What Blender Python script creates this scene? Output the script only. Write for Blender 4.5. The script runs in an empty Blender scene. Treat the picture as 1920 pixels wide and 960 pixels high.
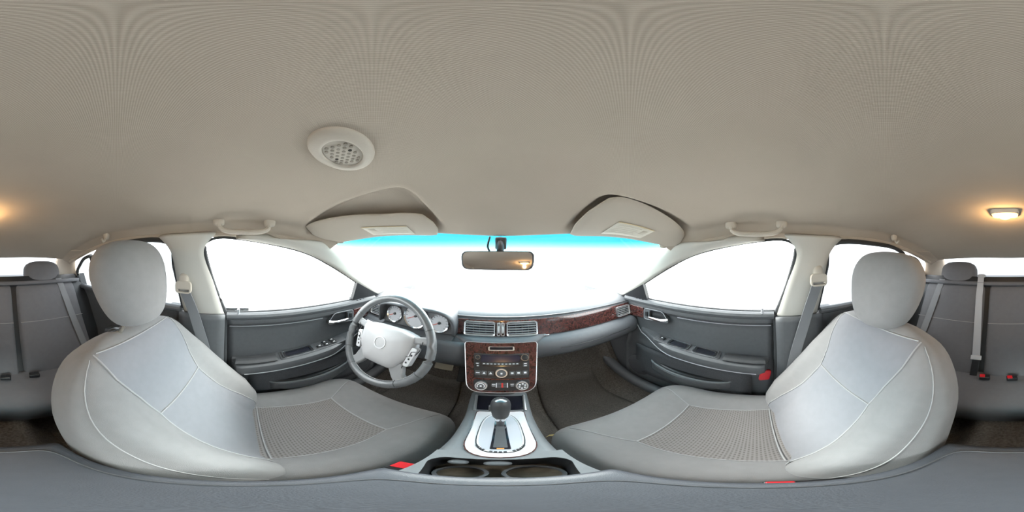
import bpy, math, random
from math import sin, cos, pi, radians, sqrt, hypot
from mathutils import Vector, Matrix
random.seed(7)
SC = bpy.context.scene
COL = SC.collection

# ---------------------------------------------------------------- camera, sky, exposure
cam_d = bpy.data.cameras.new('camera')
cam_d.type = 'PANO'
try:
    cam_d.panorama_type = 'EQUIRECTANGULAR'
except Exception:
    pass
try:
    cam_d.cycles.panorama_type = 'EQUIRECTANGULAR'
except Exception:
    pass
cam_d.clip_start = 0.005
cam = bpy.data.objects.new('camera', cam_d)
COL.objects.link(cam)
cam.location = (0.0, 0.0, 1.05)
cam.rotation_euler = (Matrix.Rotation(radians(-4.125), 3, 'Z') @ Matrix.Rotation(radians(90), 3, 'X') @ Matrix.Rotation(radians(0.35), 3, 'Z')).to_euler()
SC.camera = cam

SKY = 11.0
world = bpy.data.worlds.new('world')
SC.world = world
world.use_nodes = True
bg = world.node_tree.nodes['Background']
bg.inputs['Color'].default_value = (0.95, 0.975, 1.0, 1)
bg.inputs['Strength'].default_value = SKY

sun_d = bpy.data.lights.new('sun', 'SUN')
sun_d.energy = 9.0
sun_d.angle = radians(25)
sun_d.color = (1.0, 0.97, 0.92)
sun = bpy.data.objects.new('sun', sun_d)
COL.objects.link(sun)
sun.rotation_euler = (radians(-58), 0, radians(-6))

SC.view_settings.view_transform = 'Standard'
SC.view_settings.look = 'None'
SC.view_settings.exposure = 0.0
SC.view_settings.gamma = 1.0
SC.view_settings.use_curve_mapping = False
SC.cycles.max_bounces = 10
SC.cycles.diffuse_bounces = 6
SC.cycles.transparent_max_bounces = 12
SC.cycles.sample_clamp_indirect = 8.0

# ---------------------------------------------------------------- materials
M = {}
def new_mat(name):
    m = bpy.data.materials.new(name)
    m.use_nodes = True
    M[name] = m
    nt = m.node_tree
    return m, nt, nt.nodes['Principled BSDF']

def mat(name, col, rough=0.5, metal=0.0, var=0.0, vscale=60.0, bump=0.0, bscale=400.0, coat=0.0, spec=0.5, sheen=0.0, emit=None, estr=0.0):
    m, nt, b = new_mat(name)
    b.inputs['Base Color'].default_value = (*col, 1)
    b.inputs['Roughness'].default_value = rough
    b.inputs['Metallic'].default_value = metal
    b.inputs['Specular IOR Level'].default_value = spec
    b.inputs['Coat Weight'].default_value = coat
    b.inputs['Coat Roughness'].default_value = 0.08
    b.inputs['Sheen Weight'].default_value = sheen
    if emit:
        b.inputs['Emission Color'].default_value = (*emit, 1)
        b.inputs['Emission Strength'].default_value = estr
    tc = nt.nodes.new('ShaderNodeTexCoord')
    if var > 0:
        n = nt.nodes.new('ShaderNodeTexNoise')
        n.inputs['Scale'].default_value = vscale
        n.inputs['Detail'].default_value = 5
        nt.links.new(tc.outputs['Object'], n.inputs['Vector'])
        r = nt.nodes.new('ShaderNodeValToRGB')
        r.color_ramp.elements[0].position = 0.3
        r.color_ramp.elements[1].position = 0.7
        r.color_ramp.elements[0].color = (*[c * (1 - var) for c in col], 1)
        r.color_ramp.elements[1].color = (*[min(1, c * (1 + var)) for c in col], 1)
        nt.links.new(n.outputs['Fac'], r.inputs['Fac'])
        nt.links.new(r.outputs['Color'], b.inputs['Base Color'])
    if bump > 0:
        n2 = nt.nodes.new('ShaderNodeTexNoise')
        n2.inputs['Scale'].default_value = bscale
        n2.inputs['Detail'].default_value = 3
        nt.links.new(tc.outputs['Object'], n2.inputs['Vector'])
        bm = nt.nodes.new('ShaderNodeBump')
        bm.inputs['Strength'].default_value = bump
        bm.inputs['Distance'].default_value = 0.002
        nt.links.new(n2.outputs['Fac'], bm.inputs['Height'])
        nt.links.new(bm.outputs['Normal'], b.inputs['Normal'])
    return m

def math_node(nt, op, a, b=None):
    n = nt.nodes.new('ShaderNodeMath')
    n.operation = op
    for i, v in enumerate((a, b)):
        if v is None:
            continue
        if isinstance(v, (int, float)):
            n.inputs[i].default_value = v
        else:
            nt.links.new(v, n.inputs[i])
    return n.outputs[0]

def mat_headliner():
    m, nt, b = new_mat('headliner')
    b.inputs['Roughness'].default_value = 0.95
    b.inputs['Specular IOR Level'].default_value = 0.15
    tc = nt.nodes.new('ShaderNodeTexCoord')
    sp = nt.nodes.new('ShaderNodeSeparateXYZ')
    nt.links.new(tc.outputs['Object'], sp.inputs[0])
    k = 2 * pi / 0.0028
    sx = math_node(nt, 'SINE', math_node(nt, 'MULTIPLY', sp.outputs['X'], k))
    sy = math_node(nt, 'SINE', math_node(nt, 'MULTIPLY', sp.outputs['Y'], k))
    w = math_node(nt, 'MULTIPLY', sx, sy)
    n = nt.nodes.new('ShaderNodeTexNoise')
    n.inputs['Scale'].default_value = 9.0
    n.inputs['Detail'].default_value = 3
    nt.links.new(tc.outputs['Object'], n.inputs['Vector'])
    f = math_node(nt, 'ADD', math_node(nt, 'MULTIPLY', w, 0.30), math_node(nt, 'ADD', math_node(nt, 'MULTIPLY', n.outputs['Fac'], 0.25), 0.4))
    r = nt.nodes.new('ShaderNodeValToRGB')
    r.color_ramp.elements[0].position = 0.1
    r.color_ramp.elements[1].position = 0.9
    r.color_ramp.elements[0].color = (0.405, 0.348, 0.285, 1)
    r.color_ramp.elements[1].color = (0.56, 0.488, 0.405, 1)
    nt.links.new(f, r.inputs['Fac'])
    nt.links.new(r.outputs['Color'], b.inputs['Base Color'])
    bm = nt.nodes.new('ShaderNodeBump')
    bm.inputs['Strength'].default_value = 0.25
    bm.inputs['Distance'].default_value = 0.0006
    nt.links.new(w, bm.inputs['Height'])
    nt.links.new(bm.outputs['Normal'], b.inputs['Normal'])
mat_headliner()

def mat_dashed(name, c0, c1):
    m, nt, b = new_mat(name)
    b.inputs['Roughness'].default_value = 0.9
    b.inputs['Specular IOR Level'].default_value = 0.2
    tc = nt.nodes.new('ShaderNodeTexCoord')
    mp = nt.nodes.new('ShaderNodeMapping')
    mp.inputs['Scale'].default_value = (1, 1, 1)
    nt.links.new(tc.outputs['Object'], mp.inputs[0])
    br = nt.nodes.new('ShaderNodeTexBrick')
    br.inputs['Color1'].default_value = (*c1, 1)
    br.inputs['Color2'].default_value = (*[x * 1.15 for x in c1], 1)
    br.inputs['Mortar'].default_value = (*c0, 1)
    br.inputs['Scale'].default_value = 1.0
    br.inputs['Mortar Size'].default_value = 0.0022
    br.inputs['Mortar Smooth'].default_value = 0.3
    br.inputs['Brick Width'].default_value = 0.012
    br.inputs['Row Height'].default_value = 0.0075
    nt.links.new(mp.outputs[0], br.inputs['Vector'])
    nt.links.new(br.outputs['Color'], b.inputs['Base Color'])

def mat_wood():
    m, nt, b = new_mat('burl_wood')
    b.inputs['Roughness'].default_value = 0.22
    b.inputs['Coat Weight'].default_value = 0.8
    b.inputs['Coat Roughness'].default_value = 0.06
    tc = nt.nodes.new('ShaderNodeTexCoord')
    n1 = nt.nodes.new('ShaderNodeTexNoise')
    n1.inputs['Scale'].default_value = 55
    n1.inputs['Detail'].default_value = 7
    n1.inputs['Distortion'].default_value = 2.5
    nt.links.new(tc.outputs['Object'], n1.inputs['Vector'])
    r = nt.nodes.new('ShaderNodeValToRGB')
    e = r.color_ramp.elements
    e[0].position = 0.34; e[0].color = (0.022, 0.008, 0.006, 1)
    e[1].position = 0.68; e[1].color = (0.115, 0.034, 0.029, 1)
    x = e.new(0.5); x.color = (0.062, 0.019, 0.015, 1)
    nt.links.new(n1.outputs['Fac'], r.inputs['Fac'])
    nt.links.new(r.outputs['Color'], b.inputs['Base Color'])
mat_wood()

def mat_glass(name, band=False, tint=(0.97, 0.985, 0.98)):
    m = bpy.data.materials.new(name)
    m.use_nodes = True
    M[name] = m
    nt = m.node_tree
    for n in list(nt.nodes):
        nt.nodes.remove(n)
    out = nt.nodes.new('ShaderNodeOutputMaterial')
    tr = nt.nodes.new('ShaderNodeBsdfTransparent')
    tr.inputs['Color'].default_value = (*tint, 1)
    gl = nt.nodes.new('ShaderNodeBsdfGlossy')
    gl.inputs['Roughness'].default_value = 0.02
    mx = nt.nodes.new('ShaderNodeMixShader')
    mx.inputs['Fac'].default_value = 0.04
    nt.links.new(tr.outputs[0], mx.inputs[1])
    nt.links.new(gl.outputs[0], mx.inputs[2])
    nt.links.new(mx.outputs[0], out.inputs['Surface'])
    if band:   # the dyed shade band along the top of the windscreen
        tc = nt.nodes.new('ShaderNodeTexCoord')
        sp = nt.nodes.new('ShaderNodeSeparateXYZ')
        nt.links.new(tc.outputs['Object'], sp.inputs[0])
        mr = nt.nodes.new('ShaderNodeMapRange')
        mr.inputs['From Min'].default_value = 1.062
        mr.inputs['From Max'].default_value = 1.115
        nt.links.new(sp.outputs['Z'], mr.inputs['Value'])
        r = nt.nodes.new('ShaderNodeValToRGB')
        r.color_ramp.elements[0].color = (0.97, 0.985, 0.98, 1)
        r.color_ramp.elements[1].color = (0.10, 0.30, 0.35, 1)
        x = r.color_ramp.elements.new(0.45); x.color = (0.32, 0.62, 0.68, 1)
        nt.links.new(mr.outputs[0], r.inputs['Fac'])
        nt.links.new(r.outputs['Color'], tr.inputs['Color'])
mat_glass('glass')
mat_glass('rear_dimming_glass', False, (0.52, 0.54, 0.55))  # dark tint added to the rear panes to dim the back of the cabin
mat_glass('windscreen_glass', True)

mat('liner_plastic', (0.54, 0.485, 0.41), 0.55, bump=0.1)
mat('visor_vinyl', (0.52, 0.465, 0.39), 0.75, bump=0.15, bscale=700)
mat('visor_label', (0.72, 0.69, 0.60), 0.6)
mat('label_print', (0.60, 0.56, 0.47), 0.6)
mat('label_amber', (0.66, 0.54, 0.33), 0.6)
mat('pillar_plastic', (0.55, 0.53, 0.48), 0.6)
mat('dark_plastic', (0.082, 0.085, 0.090), 0.42, var=0.05, bump=0.25, bscale=900)
mat('dash_plastic', (0.095, 0.100, 0.108), 0.42, var=0.05, bump=0.3, bscale=900)
mat('door_plastic', (0.082, 0.086, 0.091), 0.40, var=0.05, bump=0.25, bscale=900)
mat('door_carpet', (0.055, 0.057, 0.062), 0.95, var=0.2, vscale=300, bump=0.4)
mat('armrest_vinyl', (0.062, 0.067, 0.078), 0.42, var=0.04, bump=0.25, bscale=700)
mat('console_plastic', (0.175, 0.19, 0.20), 0.38, var=0.04, bump=0.2, bscale=900)
mat('black_plastic', (0.02, 0.021, 0.023), 0.35)
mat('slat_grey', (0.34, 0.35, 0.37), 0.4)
mat('rubber', (0.03, 0.032, 0.034), 0.7)
mat('gloss_black', (0.012, 0.013, 0.02), 0.12, coat=0.5)
mat('knob_gloss', (0.10, 0.105, 0.11), 0.15, metal=0.6, coat=0.5)
mat('display', (0.015, 0.018, 0.04), 0.15, coat=0.6)
mat('chrome', (0.82, 0.83, 0.85), 0.14, metal=1.0)
mat('satin_silver', (0.72, 0.73, 0.75), 0.32, metal=0.85)
mat('white_plate', (0.74, 0.74, 0.76), 0.40)
mat('gate_plate', (0.50, 0.53, 0.58), 0.45)
mat('print_white', (0.75, 0.76, 0.78), 0.5)
mat('print_red', (0.55, 0.04, 0.03), 0.5)
mat('print_amber', (0.65, 0.28, 0.05), 0.5)
mat('carpet', (0.13, 0.118, 0.105), 0.98, var=0.35, vscale=130, bump=0.7, bscale=500, spec=0.1)
mat('floor_mat', (0.105, 0.096, 0.086), 0.98, var=0.3, vscale=200, bump=0.7, bscale=500, spec=0.1)
mat('seat_fabric', (0.215, 0.209, 0.207), 0.92, var=0.035, vscale=40, bump=0.35, bscale=900, spec=0.2, sheen=0.15)
mat('seat_panel', (0.205, 0.205, 0.218), 0.92, var=0.03, vscale=40, bump=0.35, bscale=900, spec=0.2, sheen=0.15)
mat('seat_seam', (0.32, 0.315, 0.31), 0.9)
mat('rear_fabric', (0.15, 0.15, 0.158), 0.92, var=0.03, vscale=40, bump=0.3, bscale=900, spec=0.2, sheen=0.1)
mat_dashed('dashed_fabric', (0.215, 0.20, 0.19), (0.135, 0.122, 0.115))
mat('seat_base', (0.03, 0.03, 0.032), 0.7)
mat('spoke_grey', (0.27, 0.275, 0.28), 0.35, bump=0.1, bscale=700)
mat('leather', (0.12, 0.125, 0.13), 0.27, coat=0.25, var=0.06, bump=0.25, bscale=700)
mat('leather_dark', (0.05, 0.052, 0.055), 0.45, bump=0.3, bscale=700)
mat('hub_plastic', (0.42, 0.42, 0.425), 0.40, bump=0.12, bscale=900)
mat('button_silver', (0.60, 0.61, 0.62), 0.38, metal=0.2)
mat('gauge_face', (0.50, 0.52, 0.55), 0.45)
mat('needle', (0.6, 0.08, 0.03), 0.5)
mat('belt_web', (0.20, 0.205, 0.215), 0.75, bump=0.4, bscale=1200)
mat('belt_light', (0.42, 0.43, 0.45), 0.7, bump=0.4, bscale=1200)
mat('buckle_red', (0.75, 0.02, 0.03), 0.35)
mat('reflector_red', (0.60, 0.02, 0.03), 0.3, coat=0.5)
mat('pedal_pad', (0.55, 0.50, 0.38), 0.6)
mat('mirror', (0.9, 0.9, 0.92), 0.03, metal=1.0)
mat('metal_post', (0.8, 0.78, 0.7), 0.2, metal=1.0)
mat('lamp_lens', (0.9, 0.7, 0.45), 0.4, emit=(1.0, 0.62, 0.22), estr=9.0)
mat('grille_plastic', (0.52, 0.47, 0.40), 0.55)
mat('hole_grey', (0.30, 0.265, 0.22), 0.8)
mat('hole_dark', (0.03, 0.025, 0.02), 0.8)
mat('straw', (0.6, 0.45, 0.18), 0.8)
mat('cup_floor', (0.12, 0.095, 0.065), 0.6, var=0.45, vscale=45)
mat('asphalt', (0.50, 0.49, 0.47), 0.9, var=0.1, vscale=3)
mat('body_paint', (0.55, 0.56, 0.58), 0.3)

# ---------------------------------------------------------------- mesh helpers
def rootloc(p):
    v = Vector((0, 0, 0))
    while p is not None:
        v += Vector(p.location)
        p = p.parent
    return v

def obj(name, geo, m, parent=None, smooth=True, bevel=0.0, bseg=2, subsurf=0, solid=0.0, soff=-1.0, sharp=35):
    verts, faces = geo[0], geo[1]
    off = rootloc(parent)
    me = bpy.data.meshes.new(name)
    me.from_pydata([tuple(Vector(v) - off) for v in verts], [], faces)
    me.update()
    mats = m if isinstance(m, (list, tuple)) else [m]
    for k in mats:
        me.materials.append(M[k])
    if len(geo) > 2:
        me.polygons.foreach_set('material_index', geo[2])
    if smooth:
        me.polygons.foreach_set('use_smooth', [True] * len(me.polygons))
        try:
            me.set_sharp_from_angle(angle=radians(sharp))
        except Exception:
            pass
    o = bpy.data.objects.new(name, me)
    COL.objects.link(o)
    if parent is not None:
        o.parent = parent
    if solid:
        s = o.modifiers.new('solid', 'SOLIDIFY')
        s.thickness = solid
        s.offset = soff
    if bevel:
        b = o.modifiers.new('bevel', 'BEVEL')
        b.width = bevel
        b.segments = bseg
        b.limit_method = 'ANGLE'
        b.angle_limit = radians(40)
    if subsurf:
        s = o.modifiers.new('sub', 'SUBSURF')
        s.levels = s.render_levels = subsurf
    return o

def thing(name, label, cat, loc=(0, 0, 0), group=None, kind=None):
    o = bpy.data.objects.new(name, None)
    o.empty_display_size = 0.05
    COL.objects.link(o)
    o.location = loc
    tag(o, label, cat, group, kind)
    return o

def tag(o, label=None, cat=None, group=None, kind=None):
    if label: o['label'] = label
    if cat: o['category'] = cat
    if group: o['group'] = group
    if kind: o['kind'] = kind
    return o

def join(*gs):
    V, F, K = [], [], []
    for g in gs:
        n = len(V)
        V += list(g[0])
        F += [tuple(i + n for i in f) for f in g[1]]
        K += list(g[2]) if len(g) > 2 else [0] * len(g[1])
    return V, F, K

def idx(g, k):
    return g[0], g[1], [k] * len(g[1])

def grid(f, nu, nv):
    V = [f(i / nu, j / nv) for j in range(nv + 1) for i in range(nu + 1)]
    F = []
    for j in range(nv):
        for i in range(nu):
            a = j * (nu + 1) + i
            F.append((a, a + 1, a + nu + 2, a + nu + 1))
    return V, F

def loft(rings, cap=True, closed=True):
    n = len(rings[0])
    V = [p for r in rings for p in r]
    F = []
    for j in range(len(rings) - 1):
        for i in range(n if closed else n - 1):
            a = j * n + i
            b = j * n + (i + 1) % n
            F.append((a, b, b + n, a + n))
    if cap and closed:
        F.append(tuple(reversed(range(n))))
        F.append(tuple(range((len(rings) - 1) * n, len(rings) * n)))
    return V, F

def frame_of(d):
    d = Vector(d).normalized()
    a = Vector((0, 0, 1)) if abs(d.z) < 0.9 else Vector((1, 0, 0))
    u = d.cross(a).normalized()
    return u, u.cross(d).normalized()

def tube(path, r, n=10, closed=False, ry=None):
    P = [Vector(p) for p in path]
    rings = []
    for i, p in enumerate(P):
        a = P[i - 1] if (i > 0 or closed) else p
        b = P[(i + 1) % len(P)] if (i < len(P) - 1 or closed) else p
        u, v = frame_of(b - a)
        rr = r[i] if isinstance(r, (list, tuple)) else r
        r2 = rr if ry is None else ry
        rings.append([p + u * rr * cos(2 * pi * k / n) + v * r2 * sin(2 * pi * k / n) for k in range(n)])
    if closed:
        V, F = loft(rings + [rings[0]], cap=False)
        m = len(rings) * n
        return V[:m], [tuple(i % m for i in f) for f in F]
    return loft(rings)

def cyl(p0, p1, r0, r1=None, n=20):
    return tube([p0, p1], [r0, r0 if r1 is None else r1], n)

class Fr:   # a local frame: origin, right, up, outward
    def __init__(s, o, r, u):
        s.o = Vector(o); s.r = Vector(r).normalized()
        u = Vector(u); s.u = (u - s.r * u.dot(s.r)).normalized()
        s.n = s.r.cross(s.u)
    def __call__(s, u, v, w=0.0):
        return s.o + s.r * u + s.u * v + s.n * w
    def at(s, u, v, w=0.0, rot=0.0):
        f = Fr(s(u, v, w), s.r * cos(rot) + s.u * sin(rot), s.u * cos(rot) - s.r * sin(rot))
        return f

def fbox(F, u0, u1, v0, v1, w0, w1):
    V = [F(u, v, w) for w in (w0, w1) for (u, v) in ((u0, v0), (u1, v0), (u1, v1), (u0, v1))]
    return V, [(3, 2, 1, 0), (4, 5, 6, 7), (0, 1, 5, 4), (1, 2, 6, 5), (2, 3, 7, 6), (3, 0, 4, 7)]

WORLD = Fr((0, 0, 0), (1, 0, 0), (0, 1, 0))
def box(x0, x1, y0, y1, z0, z1):
    return fbox(WORLD, min(x0, x1), max(x0, x1), y0, y1, z0, z1)

def prism(F, poly, w0, w1, taper=1.0):
    n = len(poly)
    c = (sum(p[0] for p in poly) / n, sum(p[1] for p in poly) / n)
    A = [F(u, v, w0) for u, v in poly]
    B = [F(c[0] + (u - c[0]) * taper, c[1] + (v - c[1]) * taper, w1) for u, v in poly]
    return loft([A, B])

def rrect(u0, u1, v0, v1, r, n=5):
    out = []
    for (cu, cv, a0) in ((u1 - r, v1 - r, 0), (u0 + r, v1 - r, 90), (u0 + r, v0 + r, 180), (u1 - r, v0 + r, 270)):
        for k in range(n + 1):
            a = radians(a0 + 90 * k / n)
            out.append((cu + r * cos(a), cv + r * sin(a)))
    return out

def rpoly(pts, r, n=5):   # rounded convex polygon, counter-clockwise
    out = []
    m = len(pts)
    for i in range(m):
        p = Vector(pts[i]); a = (Vector(pts[i - 1]) - p); b = (Vector(pts[(i + 1) % m]) - p)
        ri = r[i] if isinstance(r, (list, tuple)) else r
        a = p + a.normalized() * ri; b = p + b.normalized() * ri
        for k in range(n + 1):
            t = k / n
            q = a * (1 - t) ** 2 + p * 2 * t * (1 - t) + b * t * t
            out.append((q.x, q.y))
    return out

def ring(F, outer, inner, w0, w1, wi=None):
    n = len(outer)
    wi = w1 if wi is None else wi
    rs = [[F(u, v, w0) for u, v in outer], [F(u, v, w1) for u, v in outer], [F(u, v, wi) for u, v in inner], [F(u, v, w0) for u, v in inner]]
    V, Fc = loft(rs + [rs[0]], cap=False)
    m = 4 * n
    return V[:m], [tuple(i % m for i in f) for f in Fc]

def circ(r, n=28, cu=0, cv=0, ry=None):
    return [(cu + r * cos(2 * pi * k / n), cv + (ry or r) * sin(2 * pi * k / n)) for k in range(n)]

def lathe(F, prof, n=28, sy=1.0):
    return loft([[F(r * cos(2 * pi * k / n), r * sy * sin(2 * pi * k / n), w) for k in range(n)] for r, w in prof])

def ellipsoid(F, a, b, c, e=2.0, nu=24, nv=14):
    def sp(x, p): return math.copysign(abs(x) ** p, x)
    p = 2.0 / e
    rs = []
    for j in range(1, nv):
        t = -pi / 2 + pi * j / nv
        rs.append([F(a * sp(cos(t), p) * sp(cos(2 * pi * k / nu), p), b * sp(cos(t), p) * sp(sin(2 * pi * k / nu), p), c * sp(sin(t), p)) for k in range(nu)])
    return loft(rs)

def smooth(a, b, x):
    t = max(0.0, min(1.0, (x - a) / (b - a)))
    return t * t * (3 - 2 * t)

def lerp(a, b, t): return a + (b - a) * t

def interp(tab, x):
    if x <= tab[0][0]: return tab[0][1]
    for (a, fa), (b, fb) in zip(tab, tab[1:]):
        if x <= b:
            return lerp(fa, fb, (x - a) / (b - a))
    return tab[-1][1]

def catmull(pts, n=8):
    P = [Vector(p) for p in pts]
    out = []
    for i in range(len(P) - 1):
        p0 = P[max(i - 1, 0)]; p1 = P[i]; p2 = P[i + 1]; p3 = P[min(i + 2, len(P) - 1)]
        for k in range(n):
            t = k / n
            out.append(0.5 * ((2 * p1) + (p2 - p0) * t + (2 * p0 - 5 * p1 + 4 * p2 - p3) * t * t + (3 * p1 - p0 - 3 * p2 + p3) * t ** 3))
    out.append(P[-1])
    return out

# ---------------------------------------------------------------- the shell of the cabin
def struct(name, geo, m, label, **k):
    o = obj(name, geo, m, **k)
    return tag(o, label, None, None, 'structure')

struct('ground', box(-25, 25, -25, 25, -0.27, -0.25), 'asphalt', 'pale sunlit paving outside the car', smooth=False)

def xg(z): return 0.72 - 0.39 * (z - 0.78)       # half width of the side glass at height z

VL = [(-0.22, 0.285), (-0.56, 0.20)]
def recess(x, y):
    # shallow hollows in the headliner that take the two sun visors
    if x < 0:
        inx = smooth(0.185, 0.225, -x) * (1 - smooth(0.53, 0.60, -x))
        ye = 0.30 - 0.22 * (-x - 0.2)
    else:
        inx = smooth(0.215, 0.26, x) * (1 - smooth(0.54, 0.60, x))
        ye = 0.31 - 0.25 * (x - 0.25)
    yf = 0.62 - 0.80 * x * x
    return inx * smooth(ye - 0.025, ye + 0.035, y) * (1 - smooth(yf - 0.10, yf - 0.01, y))

def zc(x, y, rec=True):
    a = abs(x)
    z = 1.215 - 0.052 * (a / 0.56) ** 2.8 - 0.5 * max(0, a - 0.55)
    if y > 0.22: z -= 0.088 * ((y - 0.22) / 0.40) ** 1.5
    if y < -0.5: z -= 0.18 * ((-y - 0.5) / 0.72) ** 1.7
    if y > 0.0: z -= 0.05 * (y / 0.33) ** 1.5 * (a / 0.605) ** 6
    if rec: z += 0.034 * recess(x, y)
    return z

def ceil_pt(u, v):
    x = lerp(-0.605, 0.605, u)
    yf = 0.62 - 0.80 * x * x
    yr = -1.22 + 0.3 * x * x
    y = lerp(yr, yf, v)
    return (x, y, zc(x, y))
struct('ceiling', grid(ceil_pt, 150, 170), 'headliner', 'beige woven fabric headliner of the car roof', solid=0.03, soff=1.0)

# floor, toe board, tunnel
def floor_pt(u, v):
    x = lerp(-0.74, 0.74, u)
    y = lerp(-1.0, 1.12, v)
    z = 0.06 + 0.42 * smooth(0.72, 1.10, y) + 0.10 * smooth(-0.42, -0.62, y)
    a = abs(x)
    z += (0.16 - 0.10 * smooth(0.5, 0.9, y)) * (1 - smooth(0.09, 0.19, a))
    z += 0.10 * smooth(0.64, 0.70, a)
    z += 0.008 * sin(x * 31 + y * 9) * smooth(0.3, 0.6, y)
    return (x, y, z)
struct('floor', grid(floor_pt, 70, 80), 'carpet', 'dark brown-grey carpeted car floor with footwells', solid=0.02)
struct('wall_front', box(-0.78, 0.78, 1.12, 1.16, 0.05, 0.60), 'black_plastic', 'black bulkhead ahead of the footwells', smooth=False)
struct('wall_left', box(-0.80, -0.735, 0.60, 1.30, -0.05, 0.79), 'dark_plastic', 'dark kick panel beside the driver footwell', smooth=False)
struct('wall_right', box(0.735, 0.80, 0.60, 1.30, -0.05, 0.79), 'dark_plastic', 'dark kick panel beside the passenger footwell', smooth=False)
_WR = Fr((0, -1.0, 0.55), (1, 0, 0), (0, -sin(radians(27)), cos(radians(27))))
struct('wall_rear', fbox(_WR, -0.74, 0.74, -0.55, 0.37, -0.06, -0.03), 'black_plastic', 'panel behind the rear seat', smooth=False)

# glass: windscreen and rear window
def ws_pt(u, v):
    x = lerp(-1, 1, u)
    xt = 0.575 * x; xb = 0.755 * x
    t = (xt, 0.63 - 0.80 * xt * xt, zc(xt, 0.62 - 0.8 * xt * xt, False) + 0.004)
    b = (xb, 1.27 - 0.55 * xb * xb, 0.79)
    p = [lerp(t[i], b[i], v) for i in range(3)]
    p[1] += 0.03 * sin(pi * v); p[2] += 0.02 * sin(pi * v)
    return p
struct('window_1', grid(ws_pt, 30, 20), 'windscreen_glass', 'wide windscreen with a blue shade band along its top', solid=0.005, soff=1.0)
def rw_pt(u, v):
    x = lerp(-1, 1, u)
    xt = 0.50 * x; xb = 0.60 * x
    t = (xt, -1.215 + 0.3 * xt * xt, zc(xt, -1.22 + 0.3 * xt * xt))
    b = (xb, -1.52 + 0.2 * xb * xb, 0.885)
    return [lerp(t[i], b[i], v) for i in range(3)]
struct('window_2', grid(rw_pt, 20, 8), 'rear_dimming_glass', 'sloping rear window behind the back seat', solid=0.005)
def shelf_pt(u, v):
    x = lerp(-0.66, 0.66, u)
    return (x, lerp(-1.60, -1.06, v), 0.875)
struct('trim_9', grid(shelf_pt, 6, 4), 'rear_fabric', 'grey parcel shelf under the rear window', solid=0.02)

# pillars
def band(name, ca, cb, m, label, n=16, thick=0.03):
    A = catmull(ca, 8); B = catmull(cb, 8)
    def f(u, v):
        i = min(int(v * (len(A) - 1) + 1e-6), len(A) - 1)
        p = A[i].lerp(B[i], u)
        q = sin(pi * u) * 0.012
        return (p.x - math.copysign(q, p.x), p.y, p.z)
    return struct(name, grid(f, 6, len(A) - 1), m, label, solid=thick, soff=-1.0 if ca[0][0] > 0 else 1.0)
n_trim = 1
for s, w in ((-1, "driver"), (1, "passenger")):
    lo = [(-0.03, 1.108), (0.20, 1.068), (0.36, 1.005), (0.545, 0.905), (0.74, 0.80)]
    up = [(0.20, 1.108), (0.33, 1.098), (0.52, 1.025), (0.72, 0.925), (0.92, 0.82)]
    ca = [(s * (xg(z) - 0.012), y, z) for y, z in lo]
    cb = [(s * x, y, z) for x, (y, z) in zip((0.575, 0.585, 0.64, 0.695, 0.745), up)]
    band('trim_%d' % n_trim, ca, cb, 'pillar_plastic', 'pale windscreen pillar trim on the %s side' % w); n_trim += 1
    ca = [(s * (xg(z) - 0.02), y, z) for y, z in ((-0.085, 0.775), (-0.12, 0.93), (-0.15, 1.06), (-0.10, 1.125))]
    cb = [(s * (xg(z) - 0.02), y, z) for y, z in ((-0.27, 0.775), (-0.28, 0.93), (-0.285, 1.06), (-0.33, 1.125))]
    band('trim_%d' % n_trim, ca, cb, 'pillar_plastic', 'pale door pillar trim behind the %s window' % w); n_trim += 1
    ca = [(s * 0.70, -0.085, 0.785), (s * 0.70, -0.09, 0.5), (s * 0.70, -0.07, 0.25), (s * 0.69, 0.0, 0.10)]
    cb = [(s * 0.70, -0.28, 0.785), (s * 0.70, -0.29, 0.5), (s * 0.70, -0.31, 0.25), (s * 0.69, -0.42, 0.10)]
    band('trim_%d' % n_trim, ca, cb, 'door_plastic', 'dark lower pillar trim behind the %s door' % w); n_trim += 1
    ca = [(s * (xg(z) - 0.01), y, z) for y, z in ((-1.10, 0.86), (-1.09, 0.95), (-1.03, 1.02), (-0.86, 1.08))]
    cb = [(s * x, y, z) for x, y, z in ((0.60, -1.46, 0.87), (0.57, -1.33, 0.95), (0.53, -1.20, 1.02), (0.50, -1.06, 1.09))]
    band('trim_%d' % (n_trim + (1 if n_trim >= 9 else 0)), ca, cb, 'headliner', 'beige rear roof pillar on the %s side' % w); n_trim += 1
    rail = catmull([(s * 0.602, y, zc(0.602, y) + 0.008) for y in (0.30, 0.1, -0.2, -0.5, -0.8, -1.08)], 6)
    struct('trim_%d' % (10 + (s + 3) // 2), tube(rail, 0.016, 10), 'headliner', 'rounded roof rail over the %s side windows' % w)
    struct('trim_%d' % (14 + (s + 3) // 2), box(s * 0.738, s * 0.765, -0.36, 0.02, 0.03, 0.80), 'dark_plastic', 'dark door jamb of the pillar on the %s side' % w, smooth=False)
    sill = catmull([(s * 0.685, y, z) for y, z in ((0.95, 0.26), (0.6, 0.17), (0.2, 0.15), (-0.1, 0.16), (-0.6, 0.17))], 6)
    struct('trim_%d' % (12 + (s + 3) // 2), tube(sill, 0.035, 12), 'door_plastic', 'dark door sill plate on the %s side' % w)

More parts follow.
